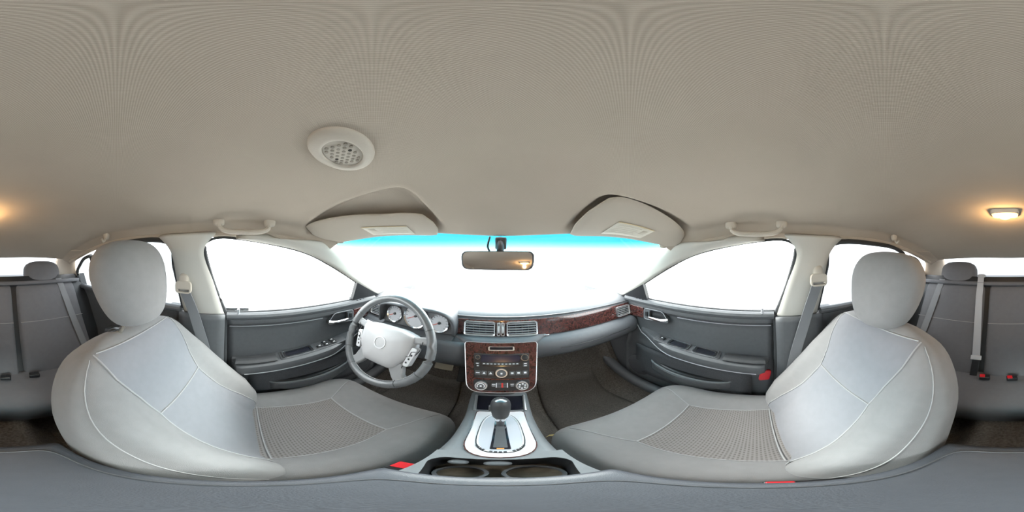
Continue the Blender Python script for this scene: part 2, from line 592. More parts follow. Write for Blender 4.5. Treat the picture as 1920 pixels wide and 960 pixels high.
# ---------------------------------------------------------------- front doors
def front_door(s, name, who):
    D = thing(name, 'dark grey %s door panel with armrest and window' % who, None, (s * 0.72, 0.30, 0.15), kind='structure')
    def X(x, y, z): return (s * x, y, z)
    # main panel: recessed above the armrest, bulging at the sill
    def px(y, z):
        x = 0.722
        x -= 0.022 * smooth(0.725, 0.75, z) * (1 - 0.4 * smooth(0.77, 0.79, z))
        x -= 0.020 * smooth(0.53, 0.45, z)
        x += 0.02 * smooth(0.25, 0.14, z)
        return x
    ys, ye = -0.075, 0.715
    zs = [0.13, 0.2, 0.25, 0.3, 0.36, 0.42, 0.46, 0.50, 0.53, 0.56, 0.6, 0.65, 0.70, 0.725, 0.732, 0.740, 0.748, 0.765, 0.778, 0.787]
    def pan(u, v):
        z = zs[int(round(v * (len(zs) - 1)))]
        lo = ys + 0.10 * smooth(0.32, 0.13, z)
        y = lerp(lo, ye, u)
        return X(px(y, z), y, z + 0.01 * u)
    obj('panel', grid(pan, 26, len(zs) - 1), 'door_plastic', D, solid=0.03, soff=s * 1.0)
    # belt-line ledge on which the glass stands
    led = [X(0.70, y, 0.787 + 0.01 * (y - ys) / (ye - ys)) for y in (ys, 0.2, 0.45, ye)]
    obj('sill_ledge', tube(led, 0.018, 10), 'door_plastic', D)
    obj('glass_seal', tube([(p[0] + s * 0.012, p[1], p[2] + 0.016) for p in led], 0.007, 8), 'rubber', D)
    # armrest shelf
    rows = []
    N = 30
    for i in range(N + 1):
        y = lerp(-0.055, 0.60, i / N)
        zt = 0.542 + 0.125 * max(y, -0.02)
        k = (1 - smooth(0.36, 0.61, y)) ** 0.8 * smooth(-0.075, -0.02, y)
        pr = 0.012 + 0.078 * k
        xi = 0.722
        hh = 0.030 + 0.035 * k
        r = [(xi, zt + 0.004), (xi - pr * 0.5, zt + 0.001), (xi - pr * 0.85, zt), (xi - pr * 0.97, zt - 0.008), (xi - pr, zt - 0.022),
             (xi - pr * 0.93, zt - hh * 0.8), (xi - pr * 0.7, zt - hh), (xi - pr * 0.35, zt - hh - 0.012), (xi, zt - hh - 0.02)]
        rows.append([X(x, y, z) for x, z in r])
    arm = obj('armrest', loft(rows), 'door_plastic', D)
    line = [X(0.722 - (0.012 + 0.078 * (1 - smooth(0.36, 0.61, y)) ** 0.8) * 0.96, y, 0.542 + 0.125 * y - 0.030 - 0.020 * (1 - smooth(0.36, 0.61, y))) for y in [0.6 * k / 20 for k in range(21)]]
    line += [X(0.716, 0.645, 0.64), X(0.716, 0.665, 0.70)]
    obj('piping_highlight', tube(line, 0.0024, 6), 'slat_grey', arm)  # piping coloured pale to paint the highlight under the armrest
    obj('panel_highlight', tube([X(0.7155, y, 0.729 + 0.01 * (y - ys) / (ye - ys)) for y in (ys + 0.01, 0.15, 0.375)], 0.0022, 6), 'slat_grey', D)  # pale tube painting the highlight line below the upper roll
    # control strip on the armrest
    sl = 0.125
    A = Fr(X(0.682, 0.32, 0.5835), (0, s, s * sl), (-s, 0, 0.0)) if s < 0 else Fr(X(0.682, 0.32, 0.5835), (0, 1, sl), (-1, 0, 0))
    # u runs forward on the right-hand door and backward on the other; v points into the cabin
    g = 1 if s > 0 else -1
    def B(u0, u1, v0, v1, w0, w1):
        a, b = sorted((g * u0, g * u1))
        return fbox(A, a, b, v0, v1, w0, w1)
    def RR(u0, u1, v0, v1, r):
        a, b = sorted((g * u0, g * u1))
        return rrect(a, b, v0, v1, r)
    strip = obj('control_strip', prism(A, RR(-0.17, 0.16, -0.036, 0.030, 0.010), -0.012, 0.003), 'dark_plastic', arm, bevel=0.002)
    if s < 0:
        obj('grip_cup', ring(A, RR(-0.155, -0.015, -0.030, 0.026, 0.012), RR(-0.143, -0.027, -0.022, 0.018, 0.008), 0.0, 0.007), 'black_plastic', arm)
        obj('grip_cup_floor', prism(A, RR(-0.143, -0.027, -0.022, 0.018, 0.008), 0.0, 0.0042), 'gloss_black', arm)
        obj('cup_edge', ring(A, RR(-0.157, -0.013, -0.032, 0.028, 0.012), RR(-0.153, -0.017, -0.028, 0.024, 0.012), 0.0, 0.008), 'chrome', arm)
        for (u, v) in ((0.02, 0.006), (0.055, 0.012), (0.055, -0.014), (0.095, 0.012), (0.095, -0.014)):
            q = obj('window_switch', B(u - 0.014, u + 0.014, v - 0.010, v + 0.010, 0.003, 0.010), 'black_plastic', arm, bevel=0.003)
            obj('switch_mark', B(u - 0.005, u + 0.005, v - 0.003, v + 0.003, 0.0095, 0.0106), 'print_white', arm, smooth=False)
    else:
        for (a, b) in ((-0.155, -0.045), (-0.02, 0.085)):
            obj('grip_cup', ring(A, RR(a, b, -0.030, 0.026, 0.012), RR(a + 0.012, b - 0.012, -0.022, 0.018, 0.008), 0.0, 0.007), 'black_plastic', arm)
            obj('grip_cup_floor', prism(A, RR(a + 0.012, b - 0.012, -0.022, 0.018, 0.008), 0.0, 0.0042), 'gloss_black', arm)
            obj('cup_edge', ring(A, RR(a - 0.002, b + 0.002, -0.032, 0.028, 0.012), RR(a + 0.002, b - 0.002, -0.028, 0.024, 0.012), 0.0, 0.008), 'chrome', arm)
        obj('window_switch', B(0.11, 0.142, -0.016, 0.012, 0.003, 0.010), 'black_plastic', arm, bevel=0.003)
        obj('switch_mark', B(0.122, 0.130, -0.005, 0.001, 0.0095, 0.0106), 'print_white', arm, smooth=False)
    # soft pad behind the cups
    pad = catmull([X(0.675, -0.035, 0.552), X(0.672, 0.04, 0.558), X(0.673, 0.135, 0.568)], 8)
    obj('elbow_pad', tube(pad, 0.028, 12, ry=0.010), 'leather_dark', D)
    # release handle in its dished bezel
    H = Fr(X(0.700, 0.475, 0.728), (0, s, 0), (0, 0, 1)) if s < 0 else Fr(X(0.700, 0.495, 0.728), (0, 1, 0), (0, 0, 1))
    # outward of H must point into the cabin
    if H.n.x * s > 0:
        H = Fr(H.o, -H.r, H.u)
    fw = 1 if H.r.y > 0 else -1
    def HP(pts): return pts if fw > 0 else [(-a, b) for a, b in reversed(pts)]
    outer = rpoly(HP([(-0.085, -0.026), (0.075, -0.036), (0.075, 0.030), (-0.045, 0.032)]), 0.018)
    inner = rpoly(HP([(-0.077, -0.021), (0.040, -0.030), (0.040, 0.024), (-0.042, 0.026)]), 0.014)
    bz = obj('handle_bezel', ring(H, outer, inner, -0.02, 0.006, 0.003), 'dash_plastic', D)
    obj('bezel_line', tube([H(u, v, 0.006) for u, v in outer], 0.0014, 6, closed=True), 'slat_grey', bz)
    obj('handle_dish', prism(H, inner, -0.02, -0.012), 'black_plastic', bz)
    hp = [H(fw * a, b, w) for a, b, w in ((-0.078, -0.010, 0.006), (-0.05, -0.016, 0.014), (-0.01, -0.019, 0.014), (0.03, -0.019, 0.010), (0.042, -0.018, 0.0))]
    obj('release_lever', tube(catmull(hp, 5), 0.0085, 10), 'chrome', bz)
    obj('lock_button', fbox(H.at(fw * 0.057, 0), -0.008, 0.008, -0.014, 0.014, 0.004, 0.011), 'black_plastic', bz, bevel=0.002)
    obj('wood_insert', prism(H, rpoly(HP([(0.080, -0.034), (0.185, -0.036), (0.185, 0.032), (0.080, 0.030)]), 0.006), -0.02, 0.006), 'burl_wood', D, bevel=0.002)
    # carpeted lower panel with a map pocket, speaker grille
    def pk(u, v):
        y = lerp(0.02, 0.62, u); z = lerp(0.24, 0.46, v)
        return X(0.698 - 0.004, y, z + 0.05 * u)
    obj('lower_carpet', grid(pk, 12, 6), 'door_carpet', D, solid=0.006, soff=-s)
    pocket = []
    for i in range(25):
        y = lerp(0.10, 0.52, i / 24)
        k = sin(pi * i / 24) ** 0.5
        zt = 0.375 + 0.10 * (y - 0.1)
        pocket.append([X(x, y, z) for x, z in ((0.700, zt), (0.700 - 0.045 * k, zt), (0.700 - 0.055 * k, zt - 0.008), (0.700 - 0.052 * k, zt - 0.05), (0.700 - 0.03 * k, zt - 0.10 * k), (0.704, zt - 0.12 * k))])
    obj('map_pocket', loft(pocket), 'door_plastic', D)
    lip = [X(0.700 - 0.050 * sin(pi * i / 24) ** 0.5, lerp(0.10, 0.52, i / 24), 0.378 + 0.10 * (lerp(0.10, 0.52, i / 24) - 0.1)) for i in range(25)]
    obj('pocket_lip', tube(lip, 0.005, 8), 'console_plastic', D)
    inn = [X(0.700 - 0.038 * sin(pi * i / 24) ** 0.5, lerp(0.13, 0.49, i / 24), 0.379 + 0.10 * (lerp(0.13, 0.49, i / 24) - 0.1)) for i in range(25)]
    bk = [X(0.699, lerp(0.13, 0.49, i / 24), 0.379 + 0.10 * (lerp(0.13, 0.49, i / 24) - 0.1)) for i in range(25)]
    obj('pocket_opening', loft([inn, bk], cap=False, closed=False), 'black_plastic', D, solid=0.003)
    S = Fr(X(0.695, 0.605, 0.33), (0, -s, 0), (0, 0, 1))
    obj('speaker_grille', lathe(S, [(0.08, -0.01), (0.08, 0.003), (0.074, 0.006), (0.02, 0.008), (0.004, 0.008)]), 'door_carpet', D)
    obj('lock_knob', lathe(Fr(X(0.692, -0.025, 0.795), (1, 0, 0), (0, 1, 0)), [(0.006, 0.0), (0.005, 0.02), (0.006, 0.03), (0.003, 0.033)], 10), 'satin_silver', D)
    # sail panel, glass, frame
    sail = [(0.545, 0.795), (0.755, 0.80), (0.70, 0.826), (0.545, 0.905)]
    A1 = [X(xg(z) - 0.018, y, z) for y, z in sail]; A2 = [X(xg(z) + 0.006, y, z) for y, z in sail]
    obj('mirror_sail', loft([A1, A2]), 'black_plastic', D, smooth=False)
    vs = obj('demister_slots', join(*[fbox(Fr(X(0.694, 0.575 + 0.022 * k, 0.808), (0, 1, 0), (0, 0, 1)), -0.006, 0.006, -0.003, 0.003, -0.006, 0.006) for k in range(3)]), 'gloss_black', D, smooth=False)
    top = [(-0.085, 0.79), (-0.125, 0.93), (-0.150, 1.06), (-0.135, 1.10), (-0.05, 1.112), (0.20, 1.070), (0.36, 1.007), (0.545, 0.907)]
    def gl(u, v):
        y = lerp(-0.155, 0.745, u)
        zt = interp([(-0.155, 1.07), (-0.13, 1.118), (-0.05, 1.122), (0.20, 1.078), (0.36, 1.013), (0.545, 0.913), (0.745, 0.80)], y)
        zb = 0.785
        z = lerp(zb, max(zt, zb + 0.004), v)
        return X(xg(z), y, z)
    obj('window_pane', grid(gl, 30, 8), 'glass', D, solid=0.004)
    fr = catmull([X(xg(z) - 0.004, y, z) for y, z in top], 6)
    obj('window_seal', tube(fr, [0.010] * 15 + [0.005] * (len(fr) - 15), 8), 'rubber', D)
    # edge seal at the rear of the door
    obj('door_seal', tube(catmull([X(0.70, y, z) for y, z in ((-0.082, 0.79), (-0.085, 0.6), (-0.08, 0.35), (-0.03, 0.20), (0.06, 0.145))], 6), 0.010, 8), 'rubber', D)
    if s < 0:      # this door hangs a little lower in its frame
        for c in D.children:
            if not c.name.startswith(('window_', 'mirror_sail')):
                c.location.z -= 0.014
    if s > 0:
        R = Fr(X(0.695, -0.035, 0.44), (0, -1, 0), (0, 0, 1))
        if R.n.x > 0: R = Fr(R.o, -R.r, R.u)
        tag(obj('reflector', prism(R, rpoly([(-0.026, -0.040), (0.020, -0.034), (0.030, 0.030), (-0.016, 0.038)], 0.012), -0.006, 0.010), 'reflector_red', D, bevel=0.003), 'red reflector on the door edge')
    return D
front_door(-1, 'door_1', "driver's")
front_door(1, 'door_2', "passenger's")

def rear_door(s, name, who):
    D = thing(name, 'dark rear door panel and window behind the %s seat' % who, None, (s * 0.72, -0.65, 0.15), kind='structure')
    def X(x, y, z): return (s * x, y, z)
    def pan(u, v):
        y = lerp(-0.29, -1.06, u); z = lerp(0.15, 0.80, v)
        x = 0.715 - 0.015 * smooth(0.72, 0.76, z) - 0.02 * smooth(0.5, 0.4, z)
        return X(x, y, z + 0.02 * u)
    obj('panel', grid(pan, 16, 20), 'door_plastic', D, solid=0.03, soff=-s)
    obj('sill_ledge', tube([X(0.695, -0.285, 0.795), X(0.695, -0.7, 0.805), X(0.685, -1.06, 0.815)], 0.018, 10), 'door_plastic', D)
    obj('armrest', loft([[X(x, y, z) for x, z in ((0.72, 0.58), (0.65, 0.575), (0.64, 0.555), (0.66, 0.52), (0.72, 0.50))] for y in (-0.33, -0.45, -0.6, -0.75)]), 'door_plastic', D, bevel=0.006)
    obj('release_lever', tube([X(0.69, -0.38, 0.73), X(0.678, -0.41, 0.728), X(0.678, -0.45, 0.726)], 0.009, 8), 'chrome', D)
    def gl(u, v):
        y = lerp(-0.26, -0.80, u)
        zt = interp([(-0.80, 1.04), (-0.70, 1.09), (-0.55, 1.112), (-0.3, 1.118), (-0.26, 1.11)], y)
        z = lerp(0.80, zt, v)
        return X(xg(z), y, z)
    obj('window_pane', grid(gl, 20, 8), 'rear_dimming_glass', D, solid=0.004)
    seal = catmull([X(xg(z) - 0.008, y, z) for y, z in ((-0.275, 0.80), (-0.285, 1.0), (-0.30, 1.105), (-0.55, 1.11), (-0.70, 1.088), (-0.79, 1.03), (-0.80, 0.81))], 6)
    obj('window_seal', tube(seal, 0.011, 8), 'rubber', D)
    def ql(u, v):
        y = lerp(-0.80, -1.08, u)
        zt = interp([(-1.08, 0.93), (-0.92, 1.03), (-0.80, 1.05)], y)
        z = lerp(0.81, zt, v)
        return X(xg(z), y, z)
    obj('quarter_pane', grid(ql, 8, 6), 'rear_dimming_glass', D, solid=0.004)
    obj('quarter_divider', tube([X(xg(0.80) - 0.01, -0.825, 0.80), X(xg(1.05) - 0.01, -0.825, 1.05)], 0.018, 8), 'rubber', D)
    obj('quarter_seal', tube(catmull([X(xg(z) - 0.008, y, z) for y, z in ((-0.83, 1.05), (-0.92, 1.03), (-1.0, 0.985), (-1.08, 0.92), (-1.09, 0.82))], 5), 0.012, 8), 'rubber', D)
rear_door(-1, 'door_3', "driver's")
rear_door(1, 'door_4', "passenger's")

# ---------------------------------------------------------------- front seats
def make_seat(s, cy, who, label, rec=27.0, hz=0.0, thick=0.095):
    cx = s * 0.395
    R = thing('front_seat', label, 'car seat', (cx, cy, 0.07), 'front bucket seats')
    zC, bC = 0.245, 0.055
    def half(y):      # y local, 0 front .. -0.52
        t = max(0.0, min(1.0, -y / 0.13))
        return 0.287 - 0.105 * (1 - (1 - (1 - t) ** 2.3) ** (1 / 2.3)) - 0.012 * smooth(-0.3, -0.52, y)
    def top(x, y):
        a = half(y)
        u = max(-1, min(1, x / a))
        t = max(0.0, min(1.0, (-y) / 0.10))
        k = (1 - (1 - t) ** 2.4) ** (1 / 2.4)
        e = (1 - abs(u) ** 5) ** 0.2 if abs(u) < 1 else 0
        z = zC + bC * k * e
        z += 0.030 * smooth(0.45, 0.78, abs(u)) * (1 - smooth(0.86, 1.0, abs(u))) * smooth(0.0, -0.16, y)
        z -= 0.012 * (1 - smooth(0.3, 0.55, abs(u))) * smooth(-0.12, -0.25, y)
        z += 0.020 * smooth(-0.30, -0.04, y) * e
        return z
    def W(x, y, z): return (cx + x, cy + y, z)
    us = [sin(pi / 2 * (2 * i / 40 - 1)) for i in range(41)]
    ysn = [-0.0005, -0.003, -0.008, -0.016, -0.028, -0.045, -0.065, -0.09, -0.12, -0.15, -0.18, -0.22, -0.26, -0.30, -0.34, -0.38, -0.42, -0.46, -0.50, -0.54]
    rings = []
    for y in ysn:
        a = half(y)
        t = max(0.0, min(1.0, -y / 0.10)); k = (1 - (1 - t) ** 2.4) ** (1 / 2.4)
        r = [W(a * u, y, top(a * u, y)) for u in us]
        r += [W(a * u, y, zC - 0.09 * k * (1 - abs(u) ** 5) ** 0.2 - 0.001) for u in reversed(us[1:-1])]
        rings.append(r)
    cush = obj('cushion', loft(rings), 'seat_fabric', R, sharp=60)
    def patch(x0, x1, y0, y1, off, nu=16, nv=12):
        def f(u, v):
            y = lerp(y0, y1, v); xa = x0(y) if callable(x0) else x0; xb = x1(y) if callable(x1) else x1
            x = lerp(xa, xb, u)
            e = off if 0.0 < u < 1.0 and 0.0 < v < 1.0 else 0.0005
            return W(x, y, top(x, y) + e)
        return grid(f, nu, nv)
    wi = lambda y: 0.135 + 0.02 * smooth(-0.2, -0.45, y)
    obj('cushion_insert', patch(lambda y: -wi(y), wi, -0.455, -0.185, 0.004), 'dashed_fabric', cush)
    obj('cushion_rear_insert', patch(lambda y: -wi(y), wi, -0.53, -0.463, 0.004, 16, 6), 'dashed_fabric', cush)
    def seam(name, pts, par, fn, r=0.0022):
        P = []
        for (a, b) in zip(pts, pts[1:]):
            for k in range(10):
                P.append(fn(lerp(a[0], b[0], k / 10), lerp(a[1], b[1], k / 10)))
        P.append(fn(*pts[-1]))
        return obj(name, tube(P, r, 6), 'seat_seam', par)
    fn = lambda x, y: W(x, y, top(x, y) + 0.0015)
    for q in (-1, 1):
        seam('seam', [(q * 0.135, -0.185), (q * 0.145, -0.32), (q * 0.155, -0.52)], cush, fn)
        seam('seam', [(q * 0.135, -0.185), (q * 0.185, -0.09), (q * 0.215, -0.03)], cush, fn)
    seam('seam', [(-0.135, -0.185), (0.135, -0.185)], cush, fn, 0.003)
    seam('seam', [(-0.155, -0.459), (0.155, -0.459)], cush, fn, 0.002)
    edge = [W(half(y) * 0.985 * q, y, zC + 0.012) for q, seq in ((-1, reversed(ysn[2:])), (1, ysn[2:])) for y in seq]
    obj('cushion_piping', tube(edge, 0.0035, 6), 'seat_fabric', cush)
    # base and slides
    obj('seat_base', loft([[W(x, y, z) for x, y in ((-a, b), (a, b), (a, -0.48), (-a, -0.48))] for a, b, z in ((0.21, -0.10, 0.085), (0.22, -0.08, 0.13), (0.255, -0.05, 0.19))]), 'seat_base', R, bevel=0.01)
    for q in (-1, 1):
        obj('slide_rail', box(cx + q * 0.20 - 0.018, cx + q * 0.20 + 0.018, cy - 0.5, cy - 0.02, 0.066, 0.095), 'seat_base', R, bevel=0.003)
    obj('side_valance', box(cx - s * 0.272, cx - s * 0.262, cy - 0.50, cy - 0.10, 0.13, 0.235), 'seat_base', R, bevel=0.003)
    obj('side_valance', box(cx + s * 0.266, cx + s * 0.276, cy - 0.50, cy - 0.10, 0.13, 0.235), 'seat_base', R, bevel=0.003)
    # backrest
    th = radians(rec)
    y0, z0 = -0.475, 0.285
    LEN = 0.645
    def BW(x, sv, n):
        return W(x, y0 - sv * sin(th) + n * cos(th), z0 + sv * cos(th) + n * sin(th))
    aw = [(-0.04, 0.262), (0.05, 0.275), (0.15, 0.284), (0.30, 0.280), (0.42, 0.276), (0.50, 0.259), (0.56, 0.230), (0.60, 0.195), (0.625, 0.150), (0.640, 0.110), (0.645, 0.07)]
    ab = [(-0.04, 0.0), (0.05, 0.058), (0.15, 0.070), (0.30, 0.055), (0.42, 0.034), (0.52, 0.010), (0.60, 0.0)]
    awc = catmull([(a_, b_, 0) for a_, b_ in aw], 6)
    awt = [(p_.x, p_.y) for p_ in awc]
    def bh(sv): return interp(awt, sv)
    def kk(sv):
        t = max(0, min(1, (LEN - sv) / 0.10))
        return max(0.05, (1 - (1 - t) ** 2.2) ** (1 / 2.2))
    def front(x, sv):
        a = bh(sv); u = max(-1, min(1, x / a))
        e = (1 - abs(u) ** 4) ** 0.25 if abs(u) < 1 else 0
        n = -0.055 + 0.060 * kk(sv) * e
        n += interp(ab, sv) * smooth(0.42, 0.76, abs(u)) * (1 - smooth(0.84, 1.02, abs(u)))
        n += 0.012 * sin(pi * smooth(0.0, 0.40, sv)) * (1 - smooth(0.2, 0.6, abs(u)))
        return n
    rings = []
    svs = [-0.04, -0.02, 0.0, 0.03, 0.06, 0.10, 0.15, 0.20, 0.25, 0.30, 0.34, 0.38, 0.42, 0.46, 0.49, 0.52, 0.545, 0.565, 0.585, 0.60, 0.612, 0.623, 0.632, 0.639, 0.643, 0.645]
    for sv in svs:
        a = bh(sv)
        r = [BW(a * u, sv, front(a * u, sv)) for u in us]
        r += [BW(a * u, sv, -0.056 - thick * kk(sv) * (1 - abs(u) ** 5) ** 0.2) for u in reversed(us[1:-1])]
        rings.append(r)
    back = obj('backrest', loft(rings), 'seat_fabric', R, sharp=60)
    def bpatch(xf, s0, s1, off, nu=16, nv=14):
        def f(u, v):
            sv = lerp(s0, s1, v); x = lerp(-xf(sv), xf(sv), u)
            e = off if 0.0 < u < 1.0 and 0.0 < v < 1.0 else 0.0005
            return BW(x, sv, front(x, sv) + e)
        return grid(f, nu, nv)
    lo = lambda sv: lerp(0.175, 0.128, smooth(0.0, 0.36, sv))
    hi = lambda sv: lerp(0.128, 0.178, smooth(0.36, 0.60, sv))
    obj('lumbar_panel', bpatch(lo, 0.0, 0.358, 0.004), 'seat_panel', back)
    obj('shoulder_panel', bpatch(hi, 0.366, 0.60, 0.003), 'seat_panel', back)
    bf = lambda x, sv: BW(x, sv, front(x, sv) + 0.0015)
    for q in (-1, 1):
        seam('seam', [(q * lo(t), t) for t in (0.0, 0.12, 0.24, 0.362)], back, bf)
        seam('seam', [(q * hi(t), t) for t in (0.362, 0.44, 0.52, 0.60)], back, bf)
        seam('seam', [(q * bh(0.02 + 0.57 * k / 24) * 0.93, 0.02 + 0.57 * k / 24) for k in range(25)], back, bf, 0.0014)
    seam('seam', [(-0.128, 0.362), (0.128, 0.362)], back, bf)
    seam('seam', [(-0.17, 0.602), (0.17, 0.602)], back, bf)
    # headrest
    hb = BW(0, LEN - 0.005, -0.05)
    hc = Vector((hb[0], hb[1] + (0.032 if s < 0 else 0.012), hb[2] + 0.125 + hz))
    HF = Fr(hc, (1, 0, 0), (0, -sin(radians(12)), cos(radians(12))))
    def hp(p):
        return p
    hr = []
    for j in range(1, 20):
        t = -pi / 2 + pi * j / 20
        v = 0.128 * math.copysign(abs(sin(t)) ** 0.75, sin(t))
        kx = abs(cos(t)) ** 0.55
        wv = (0.120 + 0.038 * smooth(-0.12, 0.06, v))
        r = []
        for k in range(32):
            an = 2 * pi * k / 32
            cu = math.copysign(abs(cos(an)) ** 0.8, cos(an)); sw = math.copysign(abs(sin(an)) ** 0.8, sin(an))
            r.append(HF(wv * kx * cu, v, 0.066 * kx * sw + 0.008 * (cu * cu - 0.4)))
        hr.append(r)
    H = obj('headrest', loft(hr), 'seat_fabric', R, sharp=60)
    for q in (-1, 1):
        p0 = Vector(BW(q * 0.065, LEN - 0.03, -0.05)); p1 = HF(q * 0.065, -0.10, 0)
        obj('headrest_post', cyl(p0, p1, 0.0065, n=12), 'metal_post', H)
        obj('post_guide', lathe(Fr(BW(q * 0.065, LEN - 0.006, -0.05), (1, 0, 0), (0, cos(th), sin(th))), [(0.020, -0.012), (0.020, 0.004), (0.013, 0.010), (0.008, 0.011)], 16), 'black_plastic', R)
    return R
make_seat(-1, 0.50, 'driver', 'grey cloth front seat in front of the steering wheel', rec=30.5, hz=0.03, thick=0.135)
make_seat(1, 0.415, 'passenger', 'grey cloth front passenger seat beside the door with the red reflector', hz=-0.02)

# ---------------------------------------------------------------- rear bench
RB = thing('rear_bench_seat', 'wide grey cloth rear bench seat with two headrests', 'car seat', (0, -0.75, 0.10))
def rb_c(u, v):
    return None
rings = []
for i in range(33):
    x = lerp(-0.63, 0.63, i / 32)
    k = max(0.02, (1 - abs(x / 0.632) ** 10) ** 0.1)
    dip = 0.012 * smooth(0.08, 0.16, abs(x))
    r = [(-0.52, 0.20), (-0.495, 0.24), (-0.49, 0.30), (-0.505, 0.335 + dip * 0.5), (-0.54, 0.352 + dip), (-0.62, 0.352 + dip), (-0.70, 0.34 + dip), (-0.78, 0.335), (-0.86, 0.34), (-0.86, 0.18), (-0.7, 0.17)]
    rings.append([(x, y, 0.17 + (z - 0.17) * k) for y, z in r])
obj('bench_cushion', loft(rings), 'rear_fabric', RB, subsurf=1, sharp=70)
rt = radians(27)
def rbw(x, sv, n): return (x, -0.80 - sv * sin(rt) + n * cos(rt), 0.335 + sv * cos(rt) + n * sin(rt))
for (x0, x1, nm) in ((-0.63, -0.165, 'side_backrest'), (-0.16, 0.16, 'center_backrest'), (0.165, 0.63, 'side_backrest')):
    rings = []
    for i in range(25):
        u = 2 * i / 24 - 1
        u = math.copysign(abs(u) ** 0.8, u)
        x = lerp(x0, x1, (u + 1) / 2)
        e = max(0.15, (1 - abs(u) ** 8) ** 0.125)
        r = []
        for sv, n in ((-0.05, 0.0), (0.0, 0.015), (0.1, 0.022), (0.25, 0.016), (0.4, 0.014), (0.52, 0.010), (0.575, 0.0), (0.60, -0.03), (0.60, -0.08), (0.55, -0.11), (0.0, -0.11)):
            r.append(rbw(x, sv, -0.11 + (n + 0.11) * e))
        rings.append(r)
    bk = obj(nm, loft(rings), 'rear_fabric', RB, subsurf=1, sharp=70)
    obj('seam', tube([rbw(lerp(x0, x1, 0.05 + 0.9 * k / 12), 0.33, 0.0165) for k in range(13)], 0.002, 6), 'seat_seam', bk)
for q in (-1, 1):
    F = Fr(rbw(q * 0.392, 0.68, -0.055), (1, 0, 0), (0, -sin(radians(15)), cos(radians(15))))
    h = obj('rear_headrest', ellipsoid(F, 0.140, 0.095, 0.050, 3.0), 'rear_fabric', RB)

# ---------------------------------------------------------------- dashboard
DB = thing('dashboard', 'dark grey dashboard with burl wood trim below the windscreen', 'dashboard', (0, 0.85, 0.55))
def dy(x): return 0.668 + 0.018 * (x / 0.7) ** 2
def prof(x):
    d = dy(x) - 0.668
    end = smooth(0.62, 0.71, abs(x))
    up = 0.006 * end
    back = 1.25 - 0.55 * x * x
    P = [(back, 0.792), (1.0, 0.800), (0.86, 0.805), (0.76, 0.800), (0.715, 0.790), (0.692, 0.776), (0.682, 0.766), (0.672, 0.700), (0.668, 0.688), (0.640, 0.680),
         (0.618, 0.662), (0.612, 0.63), (0.622, 0.595), (0.645, 0.572), (0.68, 0.560), (0.78, 0.552), (0.95, 0.552), (1.05, 0.60)]
    return [(x, min(y + d, back) if i < 4 else y + d, z + up) for i, (y, z) in enumerate(P)]
xs = [-0.708 + 1.416 * i / 48 for i in range(49)]
obj('dash_body', loft([prof(x) for x in xs]), 'dash_plastic', DB, sharp=50)
obj('dash_edge_line', tube([(x, dy(x) + 0.021, 0.777) for x in xs], 0.0035, 6), 'dark_plastic', DB)
def strip(x0, x1, n):
    def f(u, v):
        x = lerp(x0, x1, u); z = lerp(0.690, 0.768, v)
        return (x, dy(x) - 0.006 + 0.016 * v, z)
    return grid(f, n, 4)
obj('wood_strip', strip(-0.195, 0.700, 30), 'burl_wood', DB, solid=0.012, soff=-1.0, bevel=0.003)
obj('wood_strip', strip(-0.700, -0.548, 8), 'burl_wood', DB, solid=0.012, soff=-1.0, bevel=0.003)

def vent(cu, w, h, nsl, nm='air_vent', fins=5):
    F = Fr((cu, dy(cu) - 0.008 + 0.008, 0.729), (1, 2 * 0.018 * cu / 0.49, 0), (0, 0.2, 1))
    V = obj(nm, ring(F, rrect(-w / 2, w / 2, -h / 2, h / 2, 0.010), rrect(-w / 2 + 0.005, w / 2 - 0.005, -h / 2 + 0.005, h / 2 - 0.005, 0.008), -0.01, 0.010, 0.006), 'satin_silver', DB)
    obj('vent_cavity', prism(F, rrect(-w / 2 + 0.004, w / 2 - 0.004, -h / 2 + 0.004, h / 2 - 0.004, 0.008), -0.004, 0.0015), 'gloss_black', V)
    for k in range(nsl):
        v = lerp(-h / 2 + 0.010, h / 2 - 0.010, k / (nsl - 1))
        G = Fr(F(0, v, 0.006), F.r, F.u * 0.75 + F.n * 0.66)
        obj('slat', fbox(G, -w / 2 + 0.005, w / 2 - 0.005, -0.0036, 0.0036, -0.0009, 0.0009), 'slat_grey', V, smooth=False)
    for k in range(fins):
        u = lerp(-w / 2 + 0.012, w / 2 - 0.012, k / max(1, fins - 1))
        obj('fin', fbox(F, u - 0.0008, u + 0.0008, -h / 2 + 0.006, h / 2 - 0.006, 0.001, 0.004), 'dark_plastic', V, smooth=False)
    return V
vent(-0.083, 0.128, 0.066, 5)
vent(0.092, 0.128, 0.066, 5)
vent(-0.632, 0.10, 0.060, 5, fins=4)
vent(0.640, 0.10, 0.060, 5, fins=4)
FC = Fr((0.004, dy(0) - 0.002, 0.729), (1, 0, 0), (0, 0.2, 1))
for q in (-1, 1):
    obj('vent_wheel_bezel', ring(FC, rrect(q * 0.0085 - 0.0075, q * 0.0085 + 0.0075, -0.030, 0.030, 0.006), rrect(q * 0.0085 - 0.005, q * 0.0085 + 0.005, -0.027, 0.027, 0.004), 0, 0.011), 'satin_silver', DB)
    G = Fr(FC(q * 0.0085, 0, 0.002), FC.u, FC.n)
    obj('vent_wheel', lathe(Fr(FC(q * 0.0085 - 0.004, 0, -0.006), FC.u, FC.n), [(0.020, 0.0), (0.022, 0.001), (0.022, 0.007), (0.020, 0.008)], 24), 'button_silver', DB)
# small catch tabs under the strip
for x in (-0.07, 0.075, 0.19):
    obj('strip_tab', fbox(Fr((x, dy(x) - 0.009, 0.690), (1, 0, 0), (0, 0, 1)), -0.016, 0.016, -0.003, 0.003, -0.004, 0.004), 'chrome', DB, bevel=0.001)
